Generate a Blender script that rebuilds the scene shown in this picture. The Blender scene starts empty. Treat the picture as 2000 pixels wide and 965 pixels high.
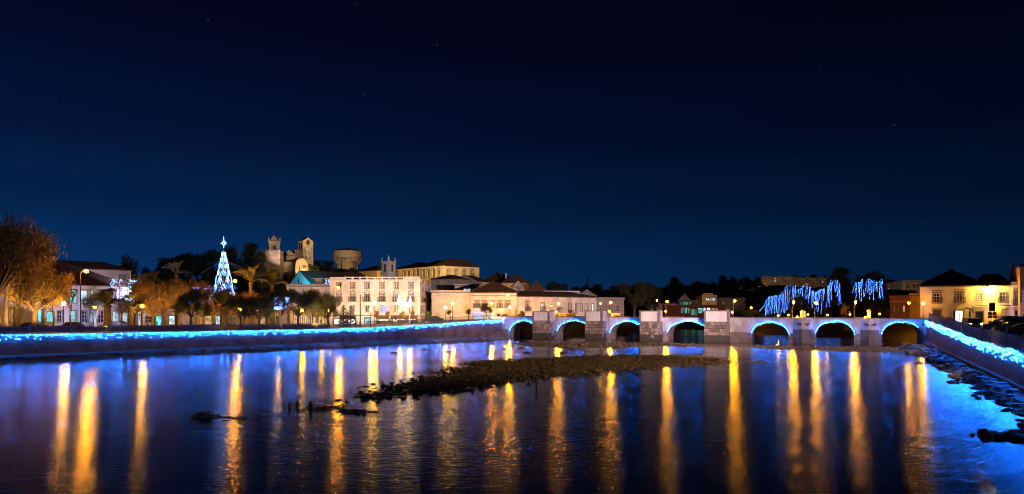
import bpy, bmesh, math, random
import numpy as np
from mathutils import Vector, Matrix

random.seed(7)
rng = np.random.default_rng(7)
sc = bpy.context.scene
COL = sc.collection
PI = math.pi

# ------------------------------------------------------------------ camera, sky, exposure
FPX, CH, HY = 1400.0, 6.3, 600.0           # focal length in photo pixels, eye height, horizon row
cam = bpy.data.objects.new('camera', bpy.data.cameras.new('camera')); COL.objects.link(cam)
cam.location = (0, 0, CH); cam.rotation_euler = (PI/2, 0, 0)
cam.data.sensor_width = 36; cam.data.lens = 36*FPX/2000
cam.data.shift_y = (HY-482.5)/2000
cam.data.clip_start = 0.5; cam.data.clip_end = 6000
sc.camera = cam

world = bpy.data.worlds.new('World'); sc.world = world; world.use_nodes = True
def build_sky():
    nt = world.node_tree; N = nt.nodes; L = nt.links
    bg = N['Background']
    sky = N.new('ShaderNodeTexSky'); sky.sky_type = 'NISHITA'; sky.sun_disc = False
    sky.sun_elevation = math.radians(-4.0); sky.sun_rotation = math.radians(-60)
    sky.ozone_density = 10; sky.dust_density = 0; sky.air_density = 0.5
    tc = N.new('ShaderNodeTexCoord'); sx = N.new('ShaderNodeSeparateXYZ'); L.new(tc.outputs['Generated'], sx.inputs[0])
    ramp = N.new('ShaderNodeValToRGB'); cr = ramp.color_ramp; cr.interpolation = 'EASE'
    pts = [(0.0, (0.0016,0.025,0.087)), (0.07, (0.0010,0.020,0.075)), (0.14, (0.0006,0.0105,0.041)), (0.24, (0.0005,0.0042,0.021)),
           (0.36, (0.0006,0.0016,0.0085)), (0.6, (0.0005,0.0009,0.004)), (1.0, (0.0004,0.0006,0.0025))]
    cr.elements[0].position, cr.elements[0].color = pts[0][0], (*pts[0][1], 1)
    cr.elements[1].position, cr.elements[1].color = pts[-1][0], (*pts[-1][1], 1)
    for p, c in pts[1:-1]:
        e = cr.elements.new(p); e.color = (*c, 1)
    L.new(sx.outputs['Z'], ramp.inputs[0])
    # afterglow: brighter toward where the sun went down, left of the view
    dot = N.new('ShaderNodeVectorMath'); dot.operation = 'DOT_PRODUCT'; dot.inputs[1].default_value = (-0.95, 0.30, 0)
    L.new(tc.outputs['Generated'], dot.inputs[0])
    mr = N.new('ShaderNodeMapRange'); mr.inputs[1].default_value = -0.7; mr.inputs[2].default_value = 0.8
    mr.inputs[3].default_value = 0.22; mr.inputs[4].default_value = 1.35; L.new(dot.outputs['Value'], mr.inputs[0])
    mul = N.new('ShaderNodeMix'); mul.data_type = 'RGBA'; mul.blend_type = 'MULTIPLY'; mul.inputs[0].default_value = 1
    L.new(ramp.outputs[0], mul.inputs[6]); L.new(mr.outputs[0], mul.inputs[7])
    add = N.new('ShaderNodeMix'); add.data_type = 'RGBA'; add.blend_type = 'ADD'; add.inputs[0].default_value = 0.05
    L.new(mul.outputs[2], add.inputs[6]); L.new(sky.outputs[0], add.inputs[7])
    # a few faint stars
    vo = N.new('ShaderNodeTexVoronoi'); vo.inputs['Scale'].default_value = 52; L.new(tc.outputs['Generated'], vo.inputs['Vector'])
    lt = N.new('ShaderNodeMath'); lt.operation = 'LESS_THAN'; lt.inputs[1].default_value = 0.028; L.new(vo.outputs['Distance'], lt.inputs[0])
    sep = N.new('ShaderNodeSeparateColor'); L.new(vo.outputs['Color'], sep.inputs[0])
    pw = N.new('ShaderNodeMath'); pw.operation = 'POWER'; pw.inputs[1].default_value = 3; L.new(sep.outputs[0], pw.inputs[0])
    m2 = N.new('ShaderNodeMath'); m2.operation = 'MULTIPLY'; L.new(lt.outputs[0], m2.inputs[0]); L.new(pw.outputs[0], m2.inputs[1])
    st = N.new('ShaderNodeMix'); st.data_type = 'RGBA'; st.blend_type = 'ADD'; st.inputs[7].default_value = (0.13, 0.15, 0.19, 1)
    L.new(m2.outputs[0], st.inputs[0]); L.new(add.outputs[2], st.inputs[6])
    L.new(st.outputs[2], bg.inputs[0]); bg.inputs[1].default_value = 1.0
build_sky()
sc.view_settings.view_transform = 'Standard'; sc.view_settings.look = 'None'
sc.view_settings.exposure = 0.0; sc.view_settings.gamma = 1
sc.cycles.use_denoising = True
sc.cycles.sample_clamp_indirect = 4
sc.cycles.max_bounces = 5; sc.cycles.diffuse_bounces = 2; sc.cycles.glossy_bounces = 3
sc.cycles.transparent_max_bounces = 4
sc.cycles.caustics_reflective = False; sc.cycles.caustics_refractive = False
sc.cycles.use_light_tree = True
sc.cycles.filter_width = 0.9

# ------------------------------------------------------------------ helpers
def PX(px, D): return (px-1000)/FPX*D
def PZ(py, D): return CH+(HY-py)/FPX*D

class MB:
    def __init__(s): s.v = []; s.f = []
    def quad(s, a, b, c, d):
        n = len(s.v); s.v += [a, b, c, d]; s.f.append((n, n+1, n+2, n+3))
    def tri(s, a, b, c):
        n = len(s.v); s.v += [a, b, c]; s.f.append((n, n+1, n+2))
    def poly(s, pts):
        n = len(s.v); s.v += list(pts); s.f.append(tuple(range(n, n+len(pts))))
    def box(s, x0, x1, y0, y1, z0, z1):
        n = len(s.v)
        s.v += [(x0,y0,z0),(x1,y0,z0),(x1,y1,z0),(x0,y1,z0),(x0,y0,z1),(x1,y0,z1),(x1,y1,z1),(x0,y1,z1)]
        s.f += [tuple(n+i for i in q) for q in ((0,3,2,1),(4,5,6,7),(0,1,5,4),(1,2,6,5),(2,3,7,6),(3,0,4,7))]
        return s
    def lathe(s, prof, seg=12, cx=0, cy=0, sx=1, sy=1):
        n = len(s.v); m = len(prof)
        for r, z in prof:
            for k in range(seg):
                a = 2*PI*k/seg; s.v.append((cx+r*sx*math.cos(a), cy+r*sy*math.sin(a), z))
        for i in range(m-1):
            for k in range(seg):
                k2 = (k+1) % seg
                s.f.append((n+i*seg+k, n+i*seg+k2, n+(i+1)*seg+k2, n+(i+1)*seg+k))
        s.f.append(tuple(n+k for k in range(seg-1, -1, -1)))
        s.f.append(tuple(n+(m-1)*seg+k for k in range(seg)))
        return s
    def tube(s, pts, rad, seg=6):
        pts = [Vector(p) for p in pts]
        if not hasattr(rad, '__len__'): rad = [rad]*len(pts)
        n = len(s.v)
        for i, p in enumerate(pts):
            t = (pts[min(i+1, len(pts)-1)]-pts[max(i-1, 0)]).normalized()
            a = t.cross(Vector((0,0,1)) if abs(t.z) < 0.95 else Vector((1,0,0))).normalized(); b = t.cross(a)
            for k in range(seg):
                w = 2*PI*k/seg
                s.v.append(tuple(p+(a*math.cos(w)+b*math.sin(w))*rad[i]))
        for i in range(len(pts)-1):
            for k in range(seg):
                k2 = (k+1) % seg
                s.f.append((n+i*seg+k, n+i*seg+k2, n+(i+1)*seg+k2, n+(i+1)*seg+k))
        s.f.append(tuple(n+k for k in range(seg-1, -1, -1)))
        m = len(pts)-1
        s.f.append(tuple(n+m*seg+k for k in range(seg)))
        return s
    def ball(s, c, r, seg=10, rings=6, sz=1.0):
        prof = [(max(1e-3, r*math.sin(PI*i/rings)), c[2]-r*sz*math.cos(PI*i/rings)) for i in range(rings+1)]
        return s.lathe(prof, seg, c[0], c[1])
    def arrays(s, V, Fc):
        n = len(s.v); s.v += [tuple(p) for p in V.tolist()]; s.f += [tuple(i+n for i in f) for f in Fc.tolist()]
        return s
    def octs(s, P, r):
        P = np.asarray(P, float); k = len(P)
        r = np.broadcast_to(np.asarray(r, float).reshape(-1, 1, 1), (k, 1, 1))
        d = np.array([[1,0,0],[0,1,0],[-1,0,0],[0,-1,0],[0,0,1],[0,0,-1]], float)
        V = (P[:, None, :]+d[None]*r).reshape(-1, 3)
        f = np.array([[0,1,4],[1,2,4],[2,3,4],[3,0,4],[1,0,5],[2,1,5],[3,2,5],[0,3,5]])
        return s.arrays(V, (f[None]+6*np.arange(k)[:, None, None]).reshape(-1, 3))

def obj(name, mb, m, parent=None, smooth=False, kind=None, label=None):
    if isinstance(mb, bpy.types.Mesh): me = mb
    else:
        me = bpy.data.meshes.new(name); me.from_pydata(mb.v, [], mb.f)
        if smooth: me.polygons.foreach_set('use_smooth', [True]*len(me.polygons))
        me.materials.append(m)
    o = bpy.data.objects.new(name, me); COL.objects.link(o)
    if parent is not None: o.parent = parent
    if kind: o['kind'] = kind
    if label: o['label'] = label
    return o
def thing(name, label, cat, loc=(0,0,0), rz=0, group=None, scale=None):
    o = bpy.data.objects.new(name, None); COL.objects.link(o); o.empty_display_size = 0.2
    o.location = loc; o.rotation_euler = (0, 0, rz)
    if scale is not None: o.scale = scale if hasattr(scale, '__len__') else (scale,)*3
    o['label'] = label; o['category'] = cat
    if group: o['group'] = group
    return o
def tag(o, label, cat, group=None):
    o['label'] = label; o['category'] = cat
    if group: o['group'] = group
    return o
def copy_tree(root, loc, rz=0, scale=None, label=None, group=None):
    def cp(o, par):
        c = o.copy(); COL.objects.link(c); c.parent = par
        for ch in o.children: cp(ch, c)
        return c
    r = cp(root, None); r.location = loc; r.rotation_euler = (0, 0, rz)
    if scale is not None: r.scale = scale if hasattr(scale, '__len__') else (scale,)*3
    if label: r['label'] = label
    if group: r['group'] = group
    return r

# ------------------------------------------------------------------ materials
def mat(name, col, rough=0.8, var=0.25, scale=1.5, bump=0.0, bscale=8, metal=0, spec=0.4, col2=None, stretch=(1,1,1)):
    m = bpy.data.materials.new(name); m.use_nodes = True
    nt = m.node_tree; N = nt.nodes; L = nt.links; b = N['Principled BSDF']
    b.inputs['Roughness'].default_value = rough; b.inputs['Metallic'].default_value = metal
    b.inputs['Specular IOR Level'].default_value = spec
    tc = N.new('ShaderNodeTexCoord'); mp = N.new('ShaderNodeMapping'); mp.inputs['Scale'].default_value = stretch
    L.new(tc.outputs['Object'], mp.inputs[0])
    no = N.new('ShaderNodeTexNoise'); no.inputs['Scale'].default_value = scale; no.inputs['Detail'].default_value = 6
    L.new(mp.outputs[0], no.inputs['Vector'])
    rp = N.new('ShaderNodeValToRGB'); c2 = col2 or tuple(c*(1-var) for c in col); c1 = col if col2 else tuple(min(1, c*(1+var*0.4)) for c in col)
    rp.color_ramp.elements[0].position = 0.3; rp.color_ramp.elements[1].position = 0.7
    rp.color_ramp.elements[0].color = (*c2, 1); rp.color_ramp.elements[1].color = (*c1, 1)
    L.new(no.outputs[0], rp.inputs[0]); L.new(rp.outputs[0], b.inputs['Base Color'])
    if bump:
        n2 = N.new('ShaderNodeTexNoise'); n2.inputs['Scale'].default_value = bscale; n2.inputs['Detail'].default_value = 8
        L.new(mp.outputs[0], n2.inputs['Vector'])
        bp = N.new('ShaderNodeBump'); bp.inputs['Strength'].default_value = bump; bp.inputs['Distance'].default_value = 0.1
        L.new(n2.outputs[0], bp.inputs['Height']); L.new(bp.outputs[0], b.inputs['Normal'])
    return m
def emit(name, col, s):
    m = bpy.data.materials.new(name); m.use_nodes = True
    nt = m.node_tree; nt.nodes.remove(nt.nodes['Principled BSDF'])
    e = nt.nodes.new('ShaderNodeEmission'); e.inputs[0].default_value = (*col, 1); e.inputs[1].default_value = s
    nt.links.new(e.outputs[0], nt.nodes['Material Output'].inputs[0])
    return m
def litpane(name, col, s, scale=1.6):
    # a lit room seen through glass: uneven light, furniture-like dark shapes
    m = bpy.data.materials.new(name); m.use_nodes = True
    nt = m.node_tree; N = nt.nodes; L = nt.links; N.remove(N['Principled BSDF'])
    tc = N.new('ShaderNodeTexCoord'); vo = N.new('ShaderNodeTexVoronoi'); vo.inputs['Scale'].default_value = scale; vo.distance = 'CHEBYCHEV'
    L.new(tc.outputs['Object'], vo.inputs['Vector'])
    sp = N.new('ShaderNodeSeparateColor'); L.new(vo.outputs['Color'], sp.inputs[0])
    mr = N.new('ShaderNodeMapRange'); mr.inputs[3].default_value = 0.15*s; mr.inputs[4].default_value = 1.25*s
    L.new(sp.outputs[1], mr.inputs[0])
    e = N.new('ShaderNodeEmission'); e.inputs[0].default_value = (*col, 1); L.new(mr.outputs[0], e.inputs[1])
    L.new(e.outputs[0], N['Material Output'].inputs[0])
    return m
def stonemat(name, c1, c2, mortar, sx=1.0, rough=0.85):
    m = bpy.data.materials.new(name); m.use_nodes = True
    nt = m.node_tree; N = nt.nodes; L = nt.links; b = N['Principled BSDF']; b.inputs['Roughness'].default_value = rough
    tc = N.new('ShaderNodeTexCoord'); mp = N.new('ShaderNodeMapping'); mp.inputs['Rotation'].default_value = (PI/2, 0, 0); mp.inputs['Scale'].default_value = (sx, sx, sx)
    L.new(tc.outputs['Object'], mp.inputs[0])
    br = N.new('ShaderNodeTexBrick'); br.inputs['Color1'].default_value = (*c1, 1); br.inputs['Color2'].default_value = (*c2, 1); br.inputs['Mortar'].default_value = (*mortar, 1)
    br.inputs['Scale'].default_value = 1.6; br.inputs['Mortar Size'].default_value = 0.02; L.new(mp.outputs[0], br.inputs['Vector'])
    no = N.new('ShaderNodeTexNoise'); no.inputs['Scale'].default_value = 0.7; no.inputs['Detail'].default_value = 8; L.new(tc.outputs['Object'], no.inputs['Vector'])
    rp = N.new('ShaderNodeValToRGB'); rp.color_ramp.elements[0].position = 0.3; rp.color_ramp.elements[0].color = (0.45, 0.42, 0.4, 1); rp.color_ramp.elements[1].position = 0.7; rp.color_ramp.elements[1].color = (1.1, 1.05, 1, 1)
    L.new(no.outputs[0], rp.inputs[0])
    mx = N.new('ShaderNodeMix'); mx.data_type = 'RGBA'; mx.blend_type = 'MULTIPLY'; mx.inputs[0].default_value = 1
    L.new(br.outputs[0], mx.inputs[6]); L.new(rp.outputs[0], mx.inputs[7]); L.new(mx.outputs[2], b.inputs['Base Color'])
    bp = N.new('ShaderNodeBump'); bp.inputs['Strength'].default_value = 0.5; bp.inputs['Distance'].default_value = 0.06
    L.new(no.outputs[0], bp.inputs['Height']); L.new(bp.outputs[0], b.inputs['Normal'])
    return m

M = {}
def build_materials():
    M['white'] = mat('white_render', (0.74,0.70,0.65), 0.85, 0.3, 0.45, 0.2, 5, stretch=(1,1,.5))
    M['white2'] = mat('old_whitewash', (0.62,0.58,0.53), 0.9, 0.5, 0.7, 0.4, 5, stretch=(1,1,0.3), col2=(0.36,0.32,0.28))
    M['cream'] = mat('cream_render', (0.70,0.60,0.42), 0.85, 0.16, 0.6, 0.15, 6)
    M['ochre'] = mat('ochre_render', (0.58,0.42,0.2), 0.85, 0.2, 0.6, 0.15, 6)
    M['orange'] = mat('orange_render', (0.45,0.2,0.08), 0.85, 0.2, 0.6, 0.15, 6)
    M['grey'] = mat('grey_render', (0.34,0.31,0.29), 0.9, 0.3, 0.5, 0.2, 5)
    M['brick'] = mat('red_brick', (0.25,0.10,0.06), 0.9, 0.3, 3, 0.2, 12)
    M['trim'] = mat('stone_trim', (0.27,0.22,0.17), 0.85, 0.3, 2, 0.2, 10)
    M['plaster'] = mat('bridge_plaster', (0.64,0.59,0.54), 0.9, 0.5, 0.9, 0.5, 4, stretch=(1,1,0.4), col2=(0.27,0.23,0.20))
    for k_, c_ in enumerate(((0.34,0.28,0.22), (0.24,0.19,0.15), (0.17,0.135,0.11))): M['ashlar%d' % k_] = mat('dressed_stone_%d' % k_, c_, 0.9, 0.45, 3, 0.5, 9)
    M['algae'] = mat('tide_algae_stone', (0.06,0.055,0.035), 0.7, 0.5, 2, 0.5, 8)
    M['ivy'] = mat('ivy_covered_stone', (0.016,0.016,0.009), 0.9, 0.6, 2, 0.6, 6)  # near-black colour stands in for the shade behind the arches
    M['stone'] = stonemat('masonry', (0.30,0.25,0.20), (0.24,0.19,0.15), (0.14,0.11,0.09))
    M['castle'] = stonemat('castle_masonry', (0.30,0.26,0.21), (0.22,0.18,0.15), (0.15,0.12,0.1), 0.8)
    M['quay'] = stonemat('quay_masonry', (0.15,0.095,0.075), (0.11,0.07,0.055), (0.06,0.04,0.035), 0.9)
    M['tile'] = mat('roof_tile', (0.115,0.068,0.045), 0.85, 0.4, 2.2, 0.4, 10)
    M['pave'] = mat('pale_paving', (0.26,0.23,0.2), 0.75, 0.25, 0.8, 0.1, 8)
    M['asphalt'] = mat('asphalt', (0.05,0.048,0.046), 0.7, 0.25, 1.2, 0.1, 20)
    M['soil'] = mat('park_soil', (0.10,0.075,0.05), 0.95, 0.35, 0.4, 0.3, 4)
    M['mud'] = mat('river_mud', (0.085,0.066,0.046), 0.55, 0.45, 0.8, 0.6, 3)
    M['rock'] = mat('wet_rock', (0.09,0.075,0.06), 0.42, 0.5, 1.5, 0.6, 6, spec=0.5)
    M['weed'] = mat('weedy_gravel', (0.12,0.09,0.045), 0.7, 0.5, 1.5, 0.5, 6)
    M['iron'] = mat('dark_iron', (0.03,0.035,0.04), 0.5, 0.2, 3, metal=0.3)
    M['post'] = mat('lamp_post_paint', (0.07,0.06,0.05), 0.5, 0.2, 3)
    M['steel'] = mat('grey_steel', (0.3,0.3,0.3), 0.4, 0.2, 3, metal=0.7)
    M['paint'] = mat('white_paint', (0.72,0.70,0.66), 0.5, 0.1, 3)
    M['darkdoor'] = mat('dark_door', (0.06,0.06,0.065), 0.5, 0.2, 3)
    M['glass'] = mat('dark_glass', (0.025,0.025,0.03), 0.08, 0.1, 3, spec=0.8)
    M['curtain'] = mat('curtained_glass', (0.22,0.20,0.20), 0.25, 0.4, 1.4, spec=0.7)
    M['shade'] = mat('awning_cloth', (0.22,0.12,0.05), 0.9, 0.2, 3)
    M['bark'] = mat('bark', (0.085,0.06,0.042), 0.95, 0.4, 4, 0.6, 14)
    M['palmbark'] = mat('palm_bark', (0.10,0.07,0.045), 0.95, 0.5, 5, 0.8, 9)
    M['leaf'] = mat('leaf_green', (0.085,0.10,0.03), 0.75, 0.5, 0.9)
    M['leafdark'] = mat('leaf_dark', (0.030,0.042,0.022), 0.8, 0.5, 0.9)
    M['leafgold'] = mat('leaf_golden', (0.27,0.18,0.055), 0.8, 0.45, 0.8)  # amber lamplight is put into this leaf colour
    M['leafrust'] = mat('leaf_rust', (0.19,0.11,0.04), 0.8, 0.45, 0.8)
    M['frond'] = mat('palm_frond', (0.14,0.14,0.05), 0.55, 0.4, 0.9)
    M['frondpale'] = mat('palm_frond_pale', (0.17,0.17,0.11), 0.5, 0.4, 0.9)
    M['hedge'] = mat('hedge_leaf', (0.05,0.06,0.022), 0.85, 0.5, 1.2)
    M['cardark'] = mat('car_paint_dark', (0.03,0.032,0.038), 0.22, 0.1, 1, spec=0.7)
    M['carsilver'] = mat('car_paint_silver', (0.3,0.3,0.29), 0.25, 0.1, 1, metal=0.6)
    M['cargold'] = mat('car_paint_sand', (0.30,0.25,0.14), 0.25, 0.1, 1, metal=0.4)
    M['tyre'] = mat('tyre_rubber', (0.02,0.02,0.02), 0.8, 0.1, 3)
    M['cloth'] = mat('dark_clothing', (0.03,0.03,0.04), 0.9, 0.2, 3)
    M['signback'] = mat('sign_back', (0.12,0.11,0.10), 0.6, 0.2, 2)
    M['water'] = None
    BLUE = (0.009, 0.16, 1.0)
    M['bulb'] = emit('blue_bulb', BLUE, 680)
    M['bulbR'] = emit('blue_bulb_bright', BLUE, 300)
    M['bulbarch'] = emit('blue_bulb_arch', BLUE, 420)
    M['bulbtree'] = emit('blue_bulb_tree', (0.07,0.22,1.0), 11)
    M['bulbwhite'] = emit('cool_white_bulb', (0.22,0.45,1.0), 5)
    M['bulbwarm'] = emit('warm_white_bulb', (1.0,0.62,0.38), 3)
    AMB = (1.0, 0.335, 0.002)
    M['sodium'] = emit('sodium_lamp', AMB, 720)
    M['sodiumdim'] = emit('sodium_lamp_far', AMB, 600)
    M['globe'] = emit('warm_globe', (1.0,0.40,0.004), 340)
    M['globewhite'] = emit('warm_white_globe', (1.0,0.50,0.02), 240)
    M['flood'] = emit('flood_lens', (1.0,0.85,0.7), 30)
    M['cyanlens'] = emit('cyan_flood_lens', (0.05,0.7,1.0), 12)
    M['head'] = emit('headlight', (1.0,0.55,0.15), 60)
    M['pcyan'] = litpane('window_cyan', (0.18,0.85,0.80), 1.3)
    M['pcool'] = litpane('window_cool', (0.55,0.85,1.0), 1.3)
    M['pgreen'] = litpane('window_green', (0.06,0.55,0.32), 0.6)
    M['pwarm'] = litpane('window_warm', (1.0,0.6,0.22), 0.75)
    M['pshop'] = litpane('shop_white', (1.0,0.92,0.75), 4.0)
    M['pblue'] = litpane('shop_blue', (0.25,0.75,0.95), 1.1)
    M['pdim'] = litpane('window_dim', (1.0,0.72,0.4), 0.12)
    M['pwhite'] = litpane('window_white', (1.0,0.95,0.85), 0.8)
    M['signgreen'] = emit('sign_green', (0.55,0.75,0.10), 0.75)
    M['signviolet'] = emit('sign_violet', (0.35,0.30,1.0), 2.0)
build_materials()

def water_mat():
    m = bpy.data.materials.new('river_water'); m.use_nodes = True
    nt = m.node_tree; N = nt.nodes; L = nt.links; N.remove(N['Principled BSDF'])
    df = N.new('ShaderNodeBsdfDiffuse'); df.inputs[0].default_value = (0.016, 0.011, 0.006, 1)
    b = N.new('ShaderNodeBsdfAnisotropic'); b.distribution = 'BECKMANN'; b.inputs['Color'].default_value = (1, 1, 1, 1); b.inputs['Anisotropy'].default_value = 0.30
    tv = N.new('ShaderNodeCombineXYZ'); tv.inputs[0].default_value = 1; L.new(tv.outputs[0], b.inputs['Tangent'])   # wavelets run across the stream
    fz = N.new('ShaderNodeFresnel'); fz.inputs['IOR'].default_value = 1.33
    mx = N.new('ShaderNodeMixShader'); L.new(fz.outputs[0], mx.inputs[0]); L.new(df.outputs[0], mx.inputs[1]); L.new(b.outputs[0], mx.inputs[2])
    L.new(mx.outputs[0], N['Material Output'].inputs[0])
    tc = N.new('ShaderNodeTexCoord')
    # broad patches of smooth and ruffled water
    n0 = N.new('ShaderNodeTexNoise'); n0.inputs['Scale'].default_value = 0.05; n0.inputs['Detail'].default_value = 3
    mp0 = N.new('ShaderNodeMapping'); mp0.inputs['Rotation'].default_value = (0, 0, 0.5); mp0.inputs['Scale'].default_value = (0.6, 1.8, 1)
    L.new(tc.outputs['Object'], mp0.inputs[0]); L.new(mp0.outputs[0], n0.inputs['Vector'])
    mr = N.new('ShaderNodeMapRange'); mr.inputs[1].default_value = 0.35; mr.inputs[2].default_value = 0.65
    mr.inputs[3].default_value = 0.19; mr.inputs[4].default_value = 0.24; L.new(n0.outputs[0], mr.inputs[0]); L.new(mr.outputs[0], b.inputs['Roughness'])
    def rip(scale, sx, sy, rot, det):
        mp = N.new('ShaderNodeMapping'); mp.inputs['Rotation'].default_value = (0, 0, rot); mp.inputs['Scale'].default_value = (sx, sy, 1)
        L.new(tc.outputs['Object'], mp.inputs[0])
        n = N.new('ShaderNodeTexNoise'); n.inputs['Scale'].default_value = scale; n.inputs['Detail'].default_value = det
        L.new(mp.outputs[0], n.inputs['Vector']); return n
    a = rip(0.5, 0.7, 1.5, 0.35, 2); c = rip(2.6, 0.9, 1.4, -0.35, 5)
    b1 = N.new('ShaderNodeBump'); b1.inputs['Strength'].default_value = 0.2; b1.inputs['Distance'].default_value = 0.05; L.new(a.outputs[0], b1.inputs['Height'])
    b2 = N.new('ShaderNodeBump'); b2.inputs['Distance'].default_value = 0.04
    ms = N.new('ShaderNodeMapRange'); ms.inputs[1].default_value = 0.35; ms.inputs[2].default_value = 0.65; ms.inputs[3].default_value = 0.12; ms.inputs[4].default_value = 0.55; L.new(n0.outputs[0], ms.inputs[0]); L.new(ms.outputs[0], b2.inputs['Strength']); L.new(c.outputs[0], b2.inputs['Height'])
    L.new(b1.outputs[0], b2.inputs['Normal']); L.new(b2.outputs[0], b.inputs['Normal']); L.new(b2.outputs[0], fz.inputs['Normal'])
    return m
M['water'] = water_mat()

# ------------------------------------------------------------------ site layout (metres; river surface is z = 0)
LW = [(-200.0,-53.0), (-63.0,84.0), (-2.0,146.5)]                 # foot line of the left quay wall
RW = [(68.4,118.0), (37.0,52.0), (20.0,16.0), (2.0,-24.0)]          # right quay wall
BL, BR = Vector((-1.0,147.0)), Vector((68.4,118.0))                 # downstream face of the bridge
def zql(X, Y):
    s = ((X+63)*61+(Y-84)*62.5)/(61**2+62.5**2)
    return float(np.interp(s, [-1.5,0,.4,.55,.757,.87,1.01], [3.1,3.05,2.78,2.72,3.05,3.45,3.85]))
def zqr(Y): return float(np.interp(Y, [-30,20,51,73,92,118], [2.95,2.95,3.0,3.12,3.6,4.05]))
RIVER = [(-330,-183), LW[0], LW[1], LW[2], (7,156), (27,168), (36,212), (50,212), (53,185), (58,166), (66,156), (74,146), RW[0], RW[1], RW[2], RW[3], (-40,-190)]
def river_sd(X, Y):
    """signed distance to the river outline, positive on land"""
    P = np.array(RIVER, float); d = np.full(X.shape, 1e9); ins = np.zeros(X.shape, bool)
    for i in range(len(P)):
        a = P[i]; b = P[(i+1) % len(P)]; e = b-a
        t = np.clip(((X-a[0])*e[0]+(Y-a[1])*e[1])/(e@e), 0, 1)
        d = np.minimum(d, np.hypot(X-a[0]-t*e[0], Y-a[1]-t*e[1]))
        c = ((a[1] > Y) != (b[1] > Y)) & (X < (b[0]-a[0])*(Y-a[1])/(b[1]-a[1]+1e-12)+a[0])
        ins ^= c
    return np.where(ins, -d, d)
def land(X, Y):
    X = np.asarray(X, float); Y = np.asarray(Y, float)
    left = 2.6+1.1*np.clip((X+26)/24, 0, 1)*np.clip((230-Y)/40, 0, 1)
    right = np.where(Y < 140, np.interp(Y, [0,52,100,125], [2.85,2.85,3.3,3.35]), 3.3)
    z = np.where(X > 30+np.clip((Y-147)*0.6, -60, 60), right, left)
    z = z+20*np.exp(-(((X+85)/72)**2+((Y-292)/62)**2))
    z = z+16*np.exp(-(((X-120)/115)**2+((Y-425)/112)**2))+6*np.exp(-(((X-165)/50)**2+((Y-300)/60)**2))
    return z+0*X
def gz(X, Y): return float(land(np.array([X]), np.array([Y]))[0])

def build_ground():
    xs = np.concatenate([np.linspace(-3000,-330,8)[:-1], np.arange(-330, 400, 4.0), np.linspace(400,3000,8)])
    ys = np.concatenate([np.linspace(-600,-60,4)[:-1], np.arange(-60, 600, 4.0), np.linspace(600,4000,8)])
    X, Y = np.meshgrid(xs, ys); sd = river_sd(X, Y); Z = land(X, Y)
    Z = np.where(sd < 6.2, -1.5, Z)
    V = np.stack([X, Y, Z], -1).reshape(-1, 3); nx = len(xs); ny = len(ys)
    i = np.arange(nx*ny).reshape(ny, nx)
    Fc = np.stack([i[:-1,:-1], i[:-1,1:], i[1:,1:], i[1:,:-1]], -1).reshape(-1, 4)
    mb = MB(); mb.arrays(V, Fc)
    obj('ground', mb, M['soil'], kind='structure', smooth=True)
    mb = MB(); mb.quad((-900,-700,0), (900,-700,0), (900,330,0), (-900,330,0))
    obj('river_water', mb, M['water'], kind='structure')
build_ground()

def strip(line, off0, off1, zf0, zf1, n=60):
    """band of quads along a polyline between two offsets to the left of travel"""
    P = []
    for a, b in zip(line[:-1], line[1:]):
        k = max(2, int((Vector(b)-Vector(a)).length/2))
        for t in range(k): P.append(Vector(a).lerp(Vector(b), t/k))
    P.append(Vector(line[-1]))
    mb = MB(); prev = None
    for i, p in enumerate(P):
        t = (P[min(i+1, len(P)-1)]-P[max(i-1, 0)]).normalized(); nrm = Vector((-t.y, t.x))
        a = p+nrm*off0; b = p+nrm*off1
        cur = ((a.x, a.y, zf0(p)), (b.x, b.y, zf1(p)))
        if prev: mb.quad(prev[0], cur[0], cur[1], prev[1])
        prev = cur
    return mb, P

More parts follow.
